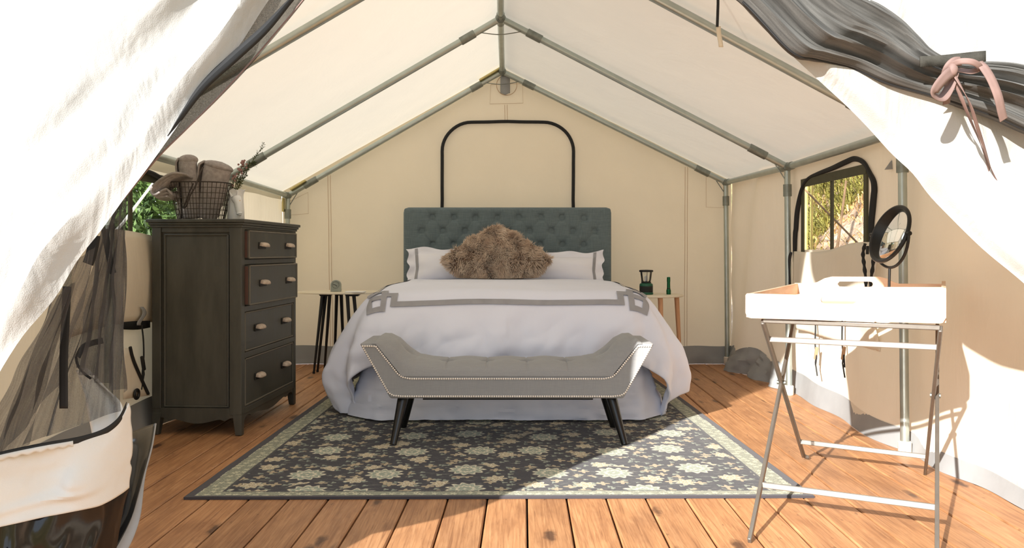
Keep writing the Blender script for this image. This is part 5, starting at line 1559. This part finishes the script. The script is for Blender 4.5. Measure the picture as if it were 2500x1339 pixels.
m = MB(); m.tube([mc+fx*Rm*math.cos(a)+up*Rm*math.sin(a) for a in [2*PI*i/56 for i in range(56)]], 0.0075, 12, closed=True); m.build('mirror_frame', M['black_metal'], mirror)
m = MB(); m.v = [tuple(mc+n2*0.003)]+[tuple(mc+fx*Rm*math.cos(a)+up*Rm*math.sin(a)+n2*0.002) for a in [2*PI*i/56 for i in range(56)]]
m.f = [[0, 1+i, 1+(i+1) % 56] for i in range(56)]; m.m = [0]*56
m.build('mirror_glass', M['mirror'], mirror, solid=0.003)
for s_ in (-1, 1):
    m = MB(); m.tube([mc+fx*s_*0.104, mc+fx*s_*0.126], 0.008, 10); m.build('tilt_knob', M['black_metal'], mirror)

# ------------------------------------------------------------------ planting outside the windows
random.seed(21)
def blades(n, area, mat, lmin, lmax, name, lab, cat):
    m = MB()
    for i in range(n):
        x, y = area(); z = terrain(x, y)+0.02
        k_ = random.randint(5, 9)
        for j_ in range(k_):
            a = random.random()*2*PI; L = random.uniform(lmin, lmax); w_ = random.uniform(0.004, 0.009)
            d = V((math.cos(a)*0.7, math.sin(a)*0.7, random.uniform(0.5, 1.1))).normalized()
            sd_ = V((-math.sin(a), math.cos(a), 0))*w_
            p0 = V((x+random.gauss(0, .03), y+random.gauss(0, .03), z)); p1 = p0+d*L*.55; p2 = p1+(d+V((math.cos(a)*0.6, math.sin(a)*.6, -0.8))).normalized()*L*.45
            o = len(m.v); m.v += [tuple(p0-sd_), tuple(p0+sd_), tuple(p1+sd_), tuple(p1-sd_), tuple(p2)]
            m.f += [[o, o+1, o+2, o+3], [o+3, o+2, o+4]]; m.m += [0, 0]
    return tag(m.build(name, M[mat]), lab, cat, kind='stuff')
def areaR():
    while True:
        y = random.uniform(6.0, 13.5); x = y*random.uniform(0.355, 0.47)
        if (x/y < 0.385 or y > 9.5) and nz(x, y, 31, 0.9) > -0.25: return x, y
def areaR2():
    y = random.uniform(5.6, 12); x = y*random.uniform(0.34, 0.47); return x, y
blades(900, areaR, 'grass_g', 0.18, 0.50, 'green_grass', 'long green grass growing on the bank outside the right window', 'grass')
blades(420, areaR2, 'grass_d', 0.08, 0.26, 'dry_grass', 'dry straw grass on the bank outside the right window', 'grass')
def cane(x, y, h, r, lab, mat='bamboo', lean=0.0):
    m = MB(); z = terrain(x, y)-0.05
    m.tube([(x+lean*t_*h, y+0.02*math.sin(t_*5), z+h*t_) for t_ in [i/10 for i in range(11)]], lambda t_: r*(1-0.4*t_), 8)
    return tag(m.build('young_tree_trunk', M[mat], None), lab, 'tree trunk')
def wr_pt(px, Y): return ((px-1240)/1950*Y, Y)
cane(*wr_pt(1969, 7.2), 2.6, 0.020, 'pale yellow cane nearest the left edge of the right window')
cane(*wr_pt(1983, 7.4), 2.6, 0.015, 'second pale yellow cane from the left edge of the right window')
cane(*wr_pt(2010, 7.0), 1.6, 0.016, 'thin dark leaning stem left of the middle strap in the right window', 'bark', 0.12)
gr = MB(); a = P(1962, 455, 5.6); b = P(2105, 600, 5.0)
gr.tube([P(1940, 438, 5.7), P(2090, 590, 5.0), P(2120, 620, 4.9)], 0.006, 6); tag(gr.build('guy_rope', M['bark']), 'dark guy rope crossing outside the right window', 'rope')
gr = MB(); gr.tube([P(380, 440, 5.4), P(300, 545, 4.6), P(260, 590, 4.3)], 0.009, 6); tag(gr.build('guy_rope', M['rope']), 'white guy rope crossing outside the left window', 'rope')
def bush(name, c, r, n, mat, lab, cat, ls=0.09):
    root = thing(name, lab, cat, (c[0], c[1], terrain(c[0], c[1])))
    tr_ = MB()
    for k_ in range(6):
        a = 2*PI*k_/6; z0_ = terrain(c[0], c[1])-0.02
        tr_.tube([(c[0], c[1], z0_), (c[0]+r[0]*.2*math.cos(a), c[1]+r[1]*.2*math.sin(a), z0_+(c[2]-z0_)*.6), (c[0]+r[0]*.55*math.cos(a), c[1]+r[1]*.55*math.sin(a), c[2]+r[2]*.3)], lambda t_: 0.035*(1-t_)+0.008, 6)
    tr_.build('trunk', M['bark'], root)
    m = MB()
    for i in range(n):
        d = V((random.gauss(0, 1), random.gauss(0, 1), random.gauss(0, 1))).normalized(); q_ = random.uniform(0.55, 1.0)+0.18*nz(d.x*2, d.y*2, d.z*2)
        p = V(c)+V((d.x*r[0], d.y*r[1], d.z*r[2]))*q_
        if p.z < terrain(p.x, p.y): continue
        e = V((random.gauss(0, 1), random.gauss(0, 1), random.gauss(0, 1)-.3)).normalized(); w_ = e.cross(V((random.random(), random.random(), random.random()))).normalized()
        L = ls*random.uniform(.6, 1.3)
        o = len(m.v); m.v += [tuple(p), tuple(p+e*L*.5+w_*L*.22), tuple(p+e*L), tuple(p+e*L*.5-w_*L*.22)]; m.f.append([o, o+1, o+2, o+3]); m.m.append(0)
    m.build('foliage', M[mat], root, kind='stuff')
bush('leafy_bush', (-2.9, 6.2, 0.75), (0.75, 0.9, 0.95), 9000, 'outleaf', 'green bush seen through the left window', 'bush')
bush('leafy_bush', (-3.6, 7.6, 1.2), (1.1, 1.2, 1.4), 9000, 'outleaf_b', 'taller yellow green bush behind the left window', 'bush', 0.11)
bush('leafy_bush', (-4.6, 5.6, 1.3), (1.3, 1.5, 1.5), 9000, 'outleaf', 'dark green bush at the far left outside the tent', 'bush', 0.12)

bush('added_shade_tree', (-3.7, 1.1, 1.65), (0.7, 1.0, 0.95), 9000, 'outleaf', 'unseen tree added beyond the left door flap to shade the left window', 'tree', 0.16)  # out of view, added and sized to block sun through the left window
